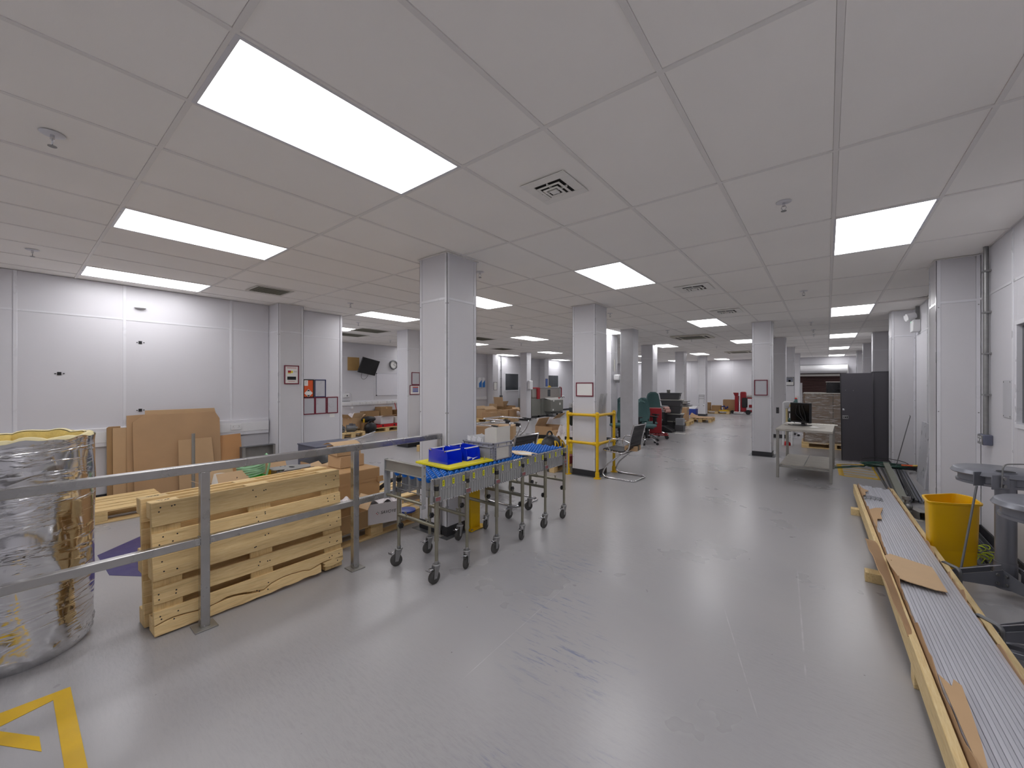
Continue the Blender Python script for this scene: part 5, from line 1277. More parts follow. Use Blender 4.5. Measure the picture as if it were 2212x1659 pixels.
t = thing('black_ramp', 'black plastic wedge tray on the floor before the crate stack', 'tray', (-4.2, 13.2, 0)); m = MB(); m.M = Matrix(((1, 0, 0, 0), (0, 0, 1, 0), (0, 1, 0, 0), (0, 0, 0, 1))); m.prism([(-.4, 0), (.35, 0), (.35, .06), (.1, .2), (-.4, .18)], -.2, .2); m.build('wedge', BLACK, t, bevel=.01)
tag(MB().box(-.15, .15, -.08, .08, 0, .006).build('paper', OFFW, loc=(-3.6, 13.0, 0)), 'off-white offcut on the floor before the grey crates', 'offcut')
t = thing('metal_cup', 'small steel pot standing on the topmost grey crate', 'pot', (-4.3, 14.15, zz)); MB().lathe([(.05, 0), (.06, .1), (.055, .1)], 14).build('pot_body', STEELD, t)
pallet('pallet under stacked cartons beyond the grey crates', (-4.45, 16.1, 0), pi/2+.1); pallet('pallet with a bent cardboard sheet beyond the stacked cartons', (-4.08, 17.95, 0), pi/2+.08)
for k, (x, y, z, d, lb) in enumerate(((-4.35, 15.75, .146, (.5, .55, .26), 'lower front carton on the pallet beyond the grey crates'), (-4.35, 15.78, .41, (.5, .52, .24), 'upper front carton with a blue sticker beyond the grey crates'), (-4.5, 16.4, .146, (.5, .5, .5), 'taller carton at the back of the pallet beyond the crates'))):
    t = carton(lb, (x, y, z), d, .1)
    if k == 1: MB().box(.2505, .252, .05, .15, .08, .18).build('sticker', mat('cyan_label', 0), t)
t = thing('tray_pile', 'untidy pile of grey flat trays on the cartons beyond the crates', 'trays', (-4.55, 16.3, .652))
for k in range(5): MB().cb((rnd(-.03, .03), rnd(-.03, .03), .02+.05*k), (.7+rnd(-.1, .1), .6, .025), Matrix.Rotation(rnd(-.2, .2), 3, 'Z')).build('tray', (OFFW, GALV, DGREY)[k % 3], t)
o = MB().sheet(lambda u, v: (-.4+.8*u, -.5+v, .02+.2*max(0, .35-u)*2*sin(pi*v)+.1*max(0, .3-u)), 10, 10, .006).build('bent_cardboard', CARD, loc=(-4.08, 17.9, .146)); o.rotation_euler = (0, 0, .08); tag(o, 'bent sheet of cardboard lying on the far pallet', 'cardboard')
t = thing('wire_rack', 'chrome wire rack hung on the far column', 'rack', (-4.75, 20.74, .75))
for s in (-1, 1): MB().tube(fillet([(s*.12, 0, .28), (s*.12, -.03, -.2), (s*.1, -.1, -.27), (s*.1, -.1, -.2)], .05), .012, 6).build('side_wire', CHROME, t)
b = MB()
for z in (.27, .2, .1): b.cyl((-.12, 0, z), (.12, 0, z), .01, 6)
b.build('cross_wires', CHROME, t, stuff=True)
t = thing('blue_crate', 'blue crate with a white sheet left of the far rack column', 'crate', (-5.5, 21.4, 0)); MB().box(-.4, .4, -.3, .3, 0, .3).build('crate_body', NAVYB, t, bevel=.01); MB().cb((0, 0, .36), (.7, .5, .02), Matrix.Rotation(R(12), 3, 'X')).build('white_sheet', WHITE, t)
t = thing('red_floor_machine', 'red wheeled floor machine with an upright handle far down the room', 'machine', (-3.5, 23.2, 0))
MB().cyl((0, -.1, .12), (0, 0, 1.05), .05, 12).build('mast', CHROME, t); MB().box(-.22, -.06, -.12, .1, .1, .95).build('left_housing', RED, t, bevel=.04, seg=3); MB().box(.02, .28, -.1, .16, .14, 1.15).build('right_housing', RED, t, bevel=.06, seg=3); MB().box(.1, .34, -.16, .06, .35, .85).build('motor', BLACK, t, bevel=.04)
m = MB().add([(-.3, -.06, 1.1), (-.06, -.06, 1.1), (-.06, .08, 1.1), (-.3, .08, 1.1), (-.2, -.02, .85), (-.1, -.02, .85), (-.1, .04, .85), (-.2, .04, .85)], [(0, 1, 2, 3), (7, 6, 5, 4), (4, 5, 1, 0), (5, 6, 2, 1), (6, 7, 3, 2), (7, 4, 0, 3)]); m.build('hopper', RED, t)
MB().box(-.25, .2, -.25, .05, .03, .14).build('base_plate', CHROME, t, bevel=.01); MB().box(.25, .9, .0, .3, .8, .86).build('side_shelf', RED, t); MB().box(.3, .85, .0, .3, .86, .98).build('plastic_bundle', POLY, t, bevel=.03); MB().box(.4, .75, -.05, .2, .35, .5).build('battery', RED, t, bevel=.02); MB().box(.3, .9, .02, .26, .14, .22).build('chassis', RED, t)
for x, y in ((.38, -.12), (.72, .05), (-.32, -.1)): MB().cyl((x, y-.04, .12), (x, y+.04, .12), .12 if x > 0 else .08, 16).build('wheel', BLACK, t)
pallet('far pallet of boxes left of the red floor machine', (-4.55, 23.2, 0), .1)
carton('tall brown box at the left of the far pallet', (-5.0, 23.1, .146), (.3, .3, .42), 0, m=CARD3); carton('low brown box in the middle of the far pallet', (-4.55, 23.05, .146), (.42, .36, .28), 0, m=CARD3); carton('large open tan box at the back of the far pallet', (-3.95, 23.6, .1), (.75, .5, .62), .1, open_=(None, None, None, None))
t = thing('tool_heap', 'heap of dark blue and white hand tools on the far pallet', 'tools', (-4.15, 23.0, .146)); b = MB()
for k in range(10): p = V((rnd(-.2, .2), rnd(-.15, .15), .05+.02*k)); b.cyl(p, p+V((rnd(-.2, .2), rnd(-.1, .1), rnd(-.03, .1))), .03, 8)
b.build('tool_bodies', NAVY, t, stuff=True); MB().box(-.25, .2, -.15, .15, 0, .06).build('yellow_tray', YELP, t)
# ------------------------------------------------------------------ steel table and what stands on it
tb = thing('steel_table', 'worn stainless steel table with an underframe tray in the right aisle', 'table', (-.28, 8.62, 0), -.03)
WORN = mat('worn_steel', (176, 172, 164), .5, .6, var=.22, scale=7, stretch=(1, 3, 1))
MB().box(-.37, .37, -.74, .74, .775, .81).build('table_top', WORN, tb, bevel=.004)
for x in (-.345, .345):
    for y in (-.7, .7): MB().box(x-.02, x+.02, y-.02, y+.02, 0, .775).build('leg', STEELD, tb, bevel=.003)
MB().box(-.32, .32, -.6, .62, .2, .215).build('lower_tray', WORN, tb, bevel=.003)
b = MB()
for y in (-.66, .66): b.box(-.345, .345, y-.015, y+.015, .17, .2)
for x in (-.32, .32): b.box(x-.012, x+.012, -.66, .66, .18, .2)
b.build('rails', STEELD, tb, stuff=True)
MB().box(-.004, .004, -.6, .62, .215, .222).build('tray_seam', GALV, tb)
mo = thing('computer_monitor', 'black flat monitor seen from the front on the steel table', 'monitor', (-.37, 8.74, .811), R(-132))
MB().box(-.02, .02, -.2, .2, .05, .40).build('bezel', BLACK, mo, bevel=.005); MB().box(.0202, .0212, -.185, .185, .075, .385).build('screen', SCREEN, mo); MB().box(-.05, -.02, -.12, .12, .1, .3).build('rear_housing', BLACK, mo, bevel=.01)
MB().box(-.06, -.04, -.03, .03, .0, .2).build('neck', BLACK, mo); MB().box(-.12, .06, -.11, .11, 0, .012).build('foot', BLACK, mo, bevel=.003)
for k in range(3): MB().tube(fillet([(-.03, .1-.1*k, .34), (.03, .05-.05*k, .37), (.035, .12-.1*k, .2), (.06, .17+.02*k, .02), (.16, .1-.1*k, .008), (.1, -.16, .008)], .06), .004, 6).build('cable', BLACK, mo)
MB().tube(fillet([(-.05, -.2, .3), (-.06, -.24, .22), (-.05, -.21, .1), (-.04, -.16, .02)], .06), .004, 6).build('cable', BLACK, mo)
for k, (x, y, rz, w, h, lb) in enumerate(((-.13, 8.42, .3, .2, .09, 'crumpled white paper at the front of the steel table'), (-.5, 8.75, .1, .1, .06, 'small white slip at the left of the steel table'), (-.5, 9.2, .2, .2, .2, 'white sheet behind the monitor on the steel table'))):
    o = MB().sheet(lambda u, v: (-w/2+w*u, -h/2+h*v, .004+(.015*sin(u*5)*v if k == 0 else 0)), 6, 5, .001).build('paper_sheet', PAPER, loc=(x, y, .811)); o.rotation_euler = (0, 0, rz); tag(o, lb, 'paper')
for k in range(4):
    o = MB().box(-.045, .045, -.09, .09, 0, .003).build('card_slip', OFFW, loc=(-.2+.1*k, 9.12, .8112)); tag(o, 'pale card slip at the back of the steel table, %s from the left' % ('first', 'second', 'third', 'fourth')[k], 'card', 'card slips in a row on the steel table')
# stanchion, trolley frame beside the second right-hand column
t = thing('control_stand', 'cream control post with a yellow switch behind the steel table', 'stand', (-.8, 12.2, 0)); MB().cyl((0, 0, 0), (0, 0, .95), .025, 12).build('post', mat('cream_paint', (204, 188, 140), .5), t); MB().box(-.09, .06, -.05, .05, .93, 1.07).build('switch_box', GREYL, t, bevel=.006); MB().cyl((.06, 0, 1.0), (.1, 0, 1.0), .035, 12).build('yellow_button', YELP, t); MB().lathe([(.08, 0), (.08, .06), (.04, .1)], 18).build('foot', mat('signal_red', 0), t)
t = thing('tube_loop', 'white looped tube frame left of the monitor behind the table', 'frame loop', (-.7, 12.0, 0)); MB().tube(fillet([(-.16, 0, .02), (-.16, 0, 1.1), (.02, 0, 1.1), (.02, 0, .02)], .06), .022, 10).build('loop_tube', WHITE, t)
t = thing('wall_socket', 'dark multi-socket plate on the second right-hand column', 'socket', (-1.12, 13.716, .79)); MB().box(-.035, .035, -.008, 0, -.085, .085).build('faceplate', DGREY, t, bevel=.003); k = MB()
for z in (-.05, 0, .05): k.cyl((0, -.008, z), (0, -.011, z), .014, 10)
k.build('outlets', INK, t, stuff=True)
t, mw = frame('framed black and white photograph notice on the third right-hand column', (-1.06, 17.496, 1.64), (0, -1, 0), .26, .31, m=INK); flat(t, mw, [(-.1, .1, -.02, .13, mat('photo_grey', (120, 124, 136), .6, var=.4, scale=14)), (-.04, .03, -.02, .05, INK)])
t = thing('emergency_stop', 'red emergency stop box on the fourth right-hand column', 'switch', (-1.07, 21.296, .9)); MB().box(-.07, .07, -.05, 0, -.1, .12).build('case', OFFW, t, bevel=.006); MB().cyl((0, -.05, 0), (0, -.08, 0), .05, 14).build('red_button', mat('signal_red', 0), t)
# charcoal cabinet with its door swung open
cb = thing('steel_cupboard', 'tall charcoal steel cupboard with its door swung wide open', 'cupboard', (.96, 10.62, 0)); cb.rotation_euler = (0, R(-.5), 0)
b = MB(); b.box(-.24, .24, -.1, .34, 0, 1.79); b.build('carcass', CABM, cb, bevel=.004)
MB().box(-.245, .245, -.106, .345, 1.775, 1.795).build('top_cap', CABM, cb, bevel=.003)
d = MB(); d.M = Matrix.Translation((-.24, -.16, 0)) @ Matrix.Rotation(R(8), 4, 'Z') @ Matrix.Rotation(R(-.3), 4, 'Y'); d.box(-.50, -.004, -.02, 0, .03, 1.765); dr = d.build('door', CABM, cb, bevel=.004)
d2 = MB(); d2.M = d.M; d2.box(-.50, -.488, -.024, .004, .03, 1.765); d2.build('door_edge', BLACK, dr)
for (x0, x1, z0, z1, m_, nm) in ((-.478, -.385, .855, .925, GALV, 'lock_plate'), (-.475, -.44, 1.02, 1.06, CHROME, 'handle')):
    q_ = MB(); q_.M = d.M; q_.box(x0, x1, -.03, -.02, z0, z1); q_.build(nm, m_, dr, bevel=.003)
q_ = MB(); q_.M = d.M; q_.cyl((-.43, -.03, .89), (-.43, -.034, .89), .014, 12); q_.box(-.41, -.395, -.0312, -.03, .87, .91); q_.box(-.465, -.455, -.0312, -.03, .88, .9); q_.build('keyhole', INK, dr, stuff=True)
q_ = MB(); q_.M = d.M; q_.cyl((-.42, -.0205, 1.43), (-.42, -.0215, 1.43), .006, 8); q_.cyl((-.3, -.0205, 1.42), (-.3, -.0215, 1.42), .006, 8); q_.build('rivets', GALV, dr, stuff=True)
# wrapped pallet load
pallet('pallet under the film-wrapped load behind the steel table', (.1, 12.42, 0), .02)
t = thing('wrapped_load', 'stack of brown cartons wrapped in clear film behind the steel table', 'pallet load', (.1, 12.42, .146), .02)
for k in range(4):
    for x in (-.285, .285):
        MB().box(x-.28, x+.28, -.385, .385, .005+.29*k, .29*(k+1)).build('carton', mat('wrapped_carton', (122, 102, 84), .6, var=.14, scale=4), t, bevel=.01)
def wrap(u, v):
    a = 2*pi*u; cx, sx = cos(a), sin(a); e = .22
    x = .585*math.copysign(abs(cx)**e, cx); y = .41*math.copysign(abs(sx)**e, sx); n = .008*sin(v*31+u*9)+.006*sin(u*80+v*60)
    return (x*(1+n), y*(1+n), -.02+1.2*v)
FILM = NT('stretch_film'); FILM.b.inputs['Base Color'].default_value = lin((236, 230, 224)); FILM.b.inputs['Roughness'].default_value = .16; FILM.b.inputs['Transmission Weight'].default_value = .0
vf = FILM.coords((1, 1, 5)); nf = FILM.noise(vf, 6, 5, .7); FILM.bump(nf, 1.0, .02); FILM.l(FILM.rng(nf, .42, .66, .08, .55), FILM.b.inputs['Alpha'])  # pale patches of opacity paint in the film's sheen
MB().sheet(wrap, 96, 40).build('stretch_film', FILM.m, t, smooth=180); MB().box(-.57, .57, -.395, .395, 1.165, 1.185).build('top_sheet', OFFW, t, bevel=.01)
t = thing('black_box', 'black wrapped box with a white edge on top of the film-wrapped load', 'box', (.28, 12.45, 1.334)); MB().box(-.3, .3, -.25, .25, 0, .25).build('box_body', mat('black_marble', (24, 24, 28), .2, var=.9, scale=16), t, bevel=.01); MB().box(-.31, .31, -.26, .26, .25, .27).build('lid', OFFW, t, bevel=.004)
# roller shutter
sh = struct(MB().box(-1.15, .72, Y1-.03, Y1-.012, 0, 2.2).build('door_1', BROWN), 'dark brown roller shutter in the far wall')
for k in range(26): MB().tube([(-1.13, Y1-.035, .06+.08*k), (.7, Y1-.035, .06+.08*k)], .03, 6).build('shutter_slat', BROWN, sh)
t = thing('shutter_housing', 'long white rounded roller shutter housing on the far wall', 'housing', (-.2, Y1-.25, 2.27)); MB().cyl((-1.0, 0, 0), (.95, 0, 0), .2, 24).build('drum_cover', WHITE, t); MB().box(-1.02, -1.0, -.2, .24, -.2, .2).build('end_plate', OFFW, t); MB().box(.95, .97, -.2, .24, -.2, .2).build('end_plate', OFFW, t); MB().box(-1.0, .95, .05, .24, .2, .225).build('top_rail', DKSTEEL, t)
t = thing('shutter_rail', 'white lintel strip below the shutter housing', 'rail', (-.2, Y1-.1, 1.98)); MB().box(-1.0, .95, -.05, .08, -.05, .05).build('strip', OFFW, t)
t = thing('white_board', 'white panel leaning beside the shutter behind the lone green chair', 'panel', (-1.2, 23.9, 0)); MB().box(-.25, .25, -.02, .02, .0, 1.6).build('panel', GREYL, t)
# right wall fittings
conduit('galvanised conduit down the right wall to a grey socket box', X1, 5.9, 1.04, -1, .02)
t = thing('wall_socket', 'grey metal-clad double socket at the foot of the right wall conduit', 'socket', (X1, 5.9, 1.005)); MB().box(-.065, 0, -.08, .08, -.05, .05).build('back_box', mat('bluegrey_steel', 0), t, bevel=.006); MB().box(-.07, -.065, -.076, .076, -.046, .046).build('faceplate', GALV, t, bevel=.002); p = MB()
for s_ in (-1, 1): p.box(-.0715, -.07, s_*.04-.012, s_*.04+.012, -.02, .005); p.box(-.073, -.07, s_*.025-.006, s_*.025+.006, .018, .03)
p.build('outlets', WHITE, t, stuff=True)
t = thing('blank_plate', 'blank white rectangular plate screwed to the right wall by the window', 'plate', (X1, 5.43, 1.413)); MB().box(-.006, 0, -.1, .1, -.165, .165).build('plate', mat('plate_white', (190, 190, 195), .4), t, bevel=.002); p = MB()
for y in (-.08, .08):
    for z in (-.15, .15): p.cyl((-.006, y, z), (-.008, y, z), .005, 8)
p.build('screws', DGREY, t, stuff=True)
for y0, lb in ((9.68, 'white twin-lamp emergency light high on the right wall'), (20.5, 'small white emergency light far down the right wall')):
    t = thing('emergency_light', lb, 'emergency light', (X1, y0, 2.56)); MB().box(-.1, 0, -.13, .13, -.12, .08).build('battery_case', WHITE, t, bevel=.01)
    for s_ in (-.09, .09): MB().cyl((-.06, s_, .16), (-.17, s_-.02, .13), .05, 16, .055).build('lamp_head', WHITE, t); 
    MB().box(-.05, -.0, -.02, .02, .08, CEIL-2.56).build('bracket', GALV, t); MB().box(-.1015, -.1, .04, .055, .05, .06).build('indicator', GREENLED, t)
conduit('vertical conduit far down the right wall', X1, 20.0, 1.4, -1, .03); 
t = thing('leaning_board', 'white panel leaning on the right wall past the first pilaster', 'panel', (1.14, 8.6, 0)); t.rotation_euler = (0, R(4), 0); MB().box(-.02, .02, -.3, .45, 0, .95).build('panel', GPL, t, bevel=.003); MB().box(-.03, -.02, -.3, -.27, 0, .95).build('edge_trim', TRIM, t)
o = MB().tube([(0, 0, 0), (.16, -.2, .92), (.15, -.22, .935)], .006, 8).build('thin_rod', DKSTEEL, loc=(.96, 9.82, .07)); tag(o, 'thin dark rod leaning against the second right wall pilaster', 'rod')
# loose steel profiles on the floor
STK = random.Random(3)
SP = [DKSTEEL, STEELD, DGREY, DKSTEEL, GALV]
def profile(label, a, b, w, h, m, kind, cat='profile', group='loose metal profiles by the right wall', z=0.0):
    A, B = V((*a, z)), V((*b, z)); L = (B-A).length; ang = math.atan2(B.y-A.y, B.x-A.x)
    o = MB(); th = .004
    if kind == 'tube': o.box(0, L, -w/2, w/2, 0, th); o.box(0, L, -w/2, w/2, h-th, h); o.box(0, L, -w/2, -w/2+th, th, h-th); o.box(0, L, w/2-th, w/2, th, h-th)
    elif kind == 'angle': o.box(0, L, -w/2, w/2, 0, th); o.box(0, L, -w/2, -w/2+th, th, h)
    elif kind == 'channel': o.box(0, L, -w/2, w/2, 0, th); o.box(0, L, -w/2, -w/2+th, th, h); o.box(0, L, w/2-th, w/2, th, h)
    else: o.box(0, L, -w/2, w/2, 0, h)
    ob = o.build('metal_profile', m, loc=A); ob.rotation_euler = (0, 0, ang); return tag(ob, label, cat, group)
names = ['flat grey angle at the left edge of the profile heap by the yellow hatching', 'dark channel second from the left in the profile heap', 'narrow grey angle third from the left in the heap', 'grey perforated channel with bright rivets, fourth in the heap', 'wide olive-grey square tube in the middle of the heap', 'dark angle right of the wide square tube', 'thin light tube crossing the middle of the heap', 'grey flat bar right of the thin light tube', 'wide dark channel right of centre in the heap', 'slim angle lying on the wide dark channel', 'dark square tube right of the slim angle', 'grey channel second from the wall in the heap', 'bluish flat bar close to the wall in the heap', 'light rail nearest the wall in the profile heap']
PCOL = [mat('profile_mid', (112, 114, 118), .45, .25, var=.1), mat('profile_dark', (66, 67, 72), .45, .2, var=.1), mat('profile_light', (150, 152, 156), .4, .3, var=.08), mat('profile_blue', (104, 108, 122), .4, .25, var=.06), mat('profile_black', (46, 46, 50), .5, .1)]
for k, nm in enumerate(names):
    f = k/(len(names)-1); xa = .70+.40*f+STK.uniform(-.035, .035); xb = .70+.25*f+STK.uniform(-.05, .05); ya = 10.0-.1*f+STK.uniform(-.4, .05); yb = 6.7+.45*f+STK.uniform(-.15, .5)
    if f > .75: ya = 9.7; xa = .96+.12*(f-.75)*4; xb = xa-.10; yb = 7.3
    profile(nm, (xa, ya), (xb, yb), .08 if k == 4 else STK.choice((.02, .028, .034)), .06 if k == 4 else STK.choice((.02, .03, .04)), mat('olive_steel', (132, 134, 122), .5, .3, var=.08) if k == 4 else PCOL[(0, 1, 2, 0, 0, 4, 2, 0, 1, 2, 4, 0, 3, 2)[k]], ('angle', 'channel', 'angle', 'channel', 'tube', 'angle', 'tube', 'bar', 'channel', 'angle', 'tube', 'channel', 'bar', 'tube')[k], z=.004+.016*(k % 3)+(.035 if k in (4, 9, 6) else 0))
t = thing('pipe_valve', 'galvanised pipe tee and valve lying at the near end of the profiles', 'valve', (.74, 6.55, .05), .3); MB().cyl((-.05, 0, 0), (.06, 0, 0), .03, 14).build('body', GALV, t); MB().ball((0, 0, .06), .045, 14, 8).build('union', GALV, t); MB().cyl((0, 0, .0), (0, .02, .15), .022, 12).build('stem', GALV, t); MB().cyl((0, .02, .13), (0, .025, .17), .04, 12).build('nut', GALV, t)
t = thing('square_tube_offcut', 'dark open-ended square tube offcut beside the pipe valve', 'profile', (.86, 6.42, 0), 1.9); b = MB()
for a in ((-.045, .045, 0, .005), (-.045, .045, .085, .09), (-.045, -.04, .005, .085), (.04, .045, .005, .085)): b.box(0, .6, a[0], a[1], a[2], a[3])
b.build('tube_body', STEELD, t)
# green hose and black cable
t = thing('green_hose', 'coiled dark green hose with an orange end by the second pilaster', 'hose', (.80, 9.72, 0))
for k in range(4): MB().tube([((.24+.03*k)*cos(a), (.13+.015*k)*sin(a), .07+.012*k+.01*sin(3*a+k)) for a in [2*pi*i/30 for i in range(30)]], .009, 7, True).build('hose_coil', GREENH, t)
MB().tube(fillet([(-.2, .05, .06), (-.4, .0, .012), (-.75, -.42, .012), (-.9, -.5, .012), (-.6, -.1, .012), (-.25, .2, .012)], .2, 8), .008, 8).build('loose_run', GREENH, t); MB().tube(fillet([(-.85, -.45, .012), (-.6, .15, .012), (-.2, .22, .02), (-.05, .15, .06)], .2, 8), .005, 6).build('black_run', BLACK, t)
MB().cyl((.22, .0, .12), (.36, -.03, .13), .014, 10).build('orange_nozzle', mat('orange_plastic', (222, 92, 30), .45), t); MB().tube([(.32*cos(a), .22*sin(a)+.05, .13+.05*sin(a)) for a in [2*pi*i/24 for i in range(24)]], .006, 6, True).build('black_loop', BLACK, t); MB().cyl((.36, -.03, .13), (.42, -.05, .14), .018, 10).build('brass_fitting', mat('brass', (176, 150, 84), .35, .9), t)
# wood and cardboard crate of aluminium slats
KB = V((.51, 4.3, 0))
k_ = thing('slat_crate', 'long open pine crate lined with torn cardboard along the right side', 'crate', KB)
XL, XR, YA, YB = .325, .70, .9, 7.08
def xl(y): return .392-.0165*(y-2.1)
def xr(y): return .70-.0165*(y-2.9)
for (f, nm) in ((xl, 'left'), (xr, 'right')):
    s_ = 1 if nm == 'left' else -1
    b = at(KB); b.add([(f(YA)-s_*.034, YA, .075), (f(YA), YA, .075), (f(YB), YB, .075), (f(YB)-s_*.034, YB, .075), (f(YA)-s_*.034, YA, .195), (f(YA), YA, .195), (f(YB), YB, .195), (f(YB)-s_*.034, YB, .195)], [(3, 2, 1, 0), (4, 5, 6, 7), (0, 1, 5, 4), (1, 2, 6, 5), (2, 3, 7, 6), (3, 0, 4, 7)])
    b.build('side_plank', PX, k_, bevel=.002, seg=1)
    def liner(u, v, f=f, s_=s_):
        y = YA+(YB-YA)*u; h = .215+.018*sin(y*7)+.012*sin(y*19)+(.02*sin(y*53))*(.5+.5*sin(y*2))
        return (f(y)+s_*(.004+.010*v), y, .08+(h-.08)*v)
    q_ = MB(); q_.M = Matrix.Translation(-KB); q_.sheet(liner, 90, 3, .004).build('cardboard_liner', CARD, k_)
at(KB).add([(xl(YA), YA, .08), (xr(YA), YA, .08), (xr(YB), YB, .08), (xl(YB), YB, .08), (xl(YA), YA, .09), (xr(YA), YA, .09), (xr(YB), YB, .09), (xl(YB), YB, .09)], [(3, 2, 1, 0), (4, 5, 6, 7), (0, 1, 5, 4), (1, 2, 6, 5), (2, 3, 7, 6), (3, 0, 4, 7)]).build('base_sheet', CARD3, k_)
for y, e_ in ((1.4, .07), (2.9, .0), (4.21, .09), (6.22, .07)): at(KB).box(xl(y)-.034-e_, xr(y)+.03, y-.05, y+.05, 0, .075).build('bearer_block', PX, k_, bevel=.003)
# torn flaps
def flapp(pts, m=CARD, nm='torn_flap', th=.005):
    n = len(pts); q_ = MB(); q_.M = Matrix.Translation(-KB); a = V(pts[1])-V(pts[0]); b = V(pts[2])-V(pts[0]); nr = a.cross(b).normalized()*th
    q_.add([tuple(p) for p in pts]+[tuple(V(p)-nr) for p in pts], [tuple(range(n)), tuple(range(2*n-1, n-1, -1))]+[(i, n+i, n+(i+1) % n, (i+1) % n) for i in range(n)]); q_.build(nm, m, k_, smooth=0)
def sheetf(poly, z0, tilt, m, origin):
    """flat torn piece: outline (x, y) about origin, tilted by (rx, ry)"""
    q_ = MB(); q_.M = Matrix.Translation(V((origin[0], origin[1], z0))-KB) @ Matrix.Rotation(R(tilt[1]), 4, 'Y') @ Matrix.Rotation(R(tilt[0]), 4, 'X')
    q_.prism([(x-origin[0], y-origin[1]) for x, y in poly], 0, .005); q_.build('torn_flap', m, k_, smooth=0)
fp = [G(u, v, .24) for u, v in ((1911, 1200), (1922, 1196), (2013, 1224), (2023, 1238), (2047, 1276), (2020, 1271), (1990, 1262), (1965, 1255), (1941, 1247), (1938, 1240), (1924, 1222))]
sheetf([(p.x, p.y) for p in fp], .232, (.6, .8), CARDI, (.48, 4.0))
sheetf([(.345, 5.62), (.35, 5.1), (.36, 4.95), (.385, 5.28), (.42, 5.3), (.425, 5.5), (.465, 5.78), (.40, 5.73)], .222, (0, 0), CARD2, (.4, 5.4))
sheetf([(.325, 6.95), (.33, 6.3), (.36, 6.33), (.365, 6.5), (.40, 6.56), (.36, 6.66), (.345, 6.72)], .224, (0, -4), CARD2, (.34, 6.6))
sheetf([(.395, 2.62), (.41, 1.98), (.425, 2.0), (.442, 2.2), (.452, 2.4), (.458, 2.56), (.44, 2.6), (.425, 2.54)], .228, (0, -9), CARD2, (.41, 2.4))
q_ = MB(); q_.M = Matrix.Translation(-KB)
def oflap(u, v):
    y = 3.0+1.62*u; o_ = .002+.06*sin(pi*min(1, u*.62))**1.3*v; return (xl(y)-.036+.03*(1-v)-o_, y, .192+(.07*sin(pi*min(1, u*.9))+.01*sin(u*23))*v)
q_.sheet(oflap, 30, 4, .005).build('torn_flap', CARD, k_)
# slats
ns = 9
for i in range(ns):
    fa = (i+.5)/ns
    def sx(y, fa=fa): return xl(y)+.016+(xr(y)-xl(y)-.032)*fa
    W_ = .0335; b = MB(); b.M = Matrix.Translation((-sx(4.0), -4.0, 0)); y1 = YB-.04-.012*i-.06*(i % 3 == 1)
    prof = [(-W_/2, 0), (-W_/2, .014), (-W_*.44, .02), (-W_*.06, .0205), (-W_*.03, .0175), (W_*.03, .0175), (W_*.06, .0205), (W_*.44, .02), (W_/2, .014), (W_/2, 0)]
    vs = [(sx(YA)+p, YA, .185+z) for p, z in prof]+[(sx(y1)+p, y1, .185+z) for p, z in prof]; n = len(prof)
    b.add(vs, [tuple(range(n)), tuple(range(2*n-1, n-1, -1))]+[(j, n+j, n+(j+1) % n, (j+1) % n) for j in range(n)])
    o = b.build('aluminium_slat', ALU, loc=(sx(4.0), 4.0, .002)); o.rotation_euler = (0, 0, 0)
    tag(o, 'long ribbed aluminium slat in the pine crate, %s from the left' % ('first', 'second', 'third', 'fourth', 'fifth', 'sixth', 'seventh', 'eighth', 'ninth')[i], 'slat', 'aluminium slats in the pine crate')
for layer in range(2):
    pass
o = MB()
for i in range(ns): 
    fa = (i+.5)/ns; y = 4.0
    o.add([(xl(YA)+.02+(xr(YA)-xl(YA)-.04)*fa-.015, YA, .093), (xl(YA)+.02+(xr(YA)-xl(YA)-.04)*fa+.015, YA, .093), (xl(YB)+.02+(xr(YB)-xl(YB)-.04)*fa+.015, YB-.06, .093), (xl(YB)+.02+(xr(YB)-xl(YB)-.04)*fa-.015, YB-.06, .093), (xl(YA)+.02+(xr(YA)-xl(YA)-.04)*fa-.015, YA, .182), (xl(YA)+.02+(xr(YA)-xl(YA)-.04)*fa+.015, YA, .182), (xl(YB)+.02+(xr(YB)-xl(YB)-.04)*fa+.015, YB-.06, .182), (xl(YB)+.02+(xr(YB)-xl(YB)-.04)*fa-.015, YB-.06, .182)], [(3, 2, 1, 0), (4, 5, 6, 7), (0, 1, 5, 4), (1, 2, 6, 5), (2, 3, 7, 6), (3, 0, 4, 7)])
tag(o.build('lower_slats', ALU), 'lower layers of aluminium slats filling the pine crate under the top row', 'slats', kind='stuff')
t = thing('wire_bundle', 'tangle of green-black wire on the far end of the aluminium slats', 'wire', (.40, 6.2, .21)); b = MB()
for k in range(4): b.tube([(-.06+.04*k, -.1, .01), (-.04+.04*k, .0, .02), (-.05+.045*k, .1, .008)], .002, 5); b.tube([(-.08, -.08+.05*k, .008), (.0, -.07+.05*k, .022), (.1, -.06+.05*k, .008)], .002, 5)
b.build('wires', mat('wire_green', (40, 54, 52), .5), t, stuff=True)
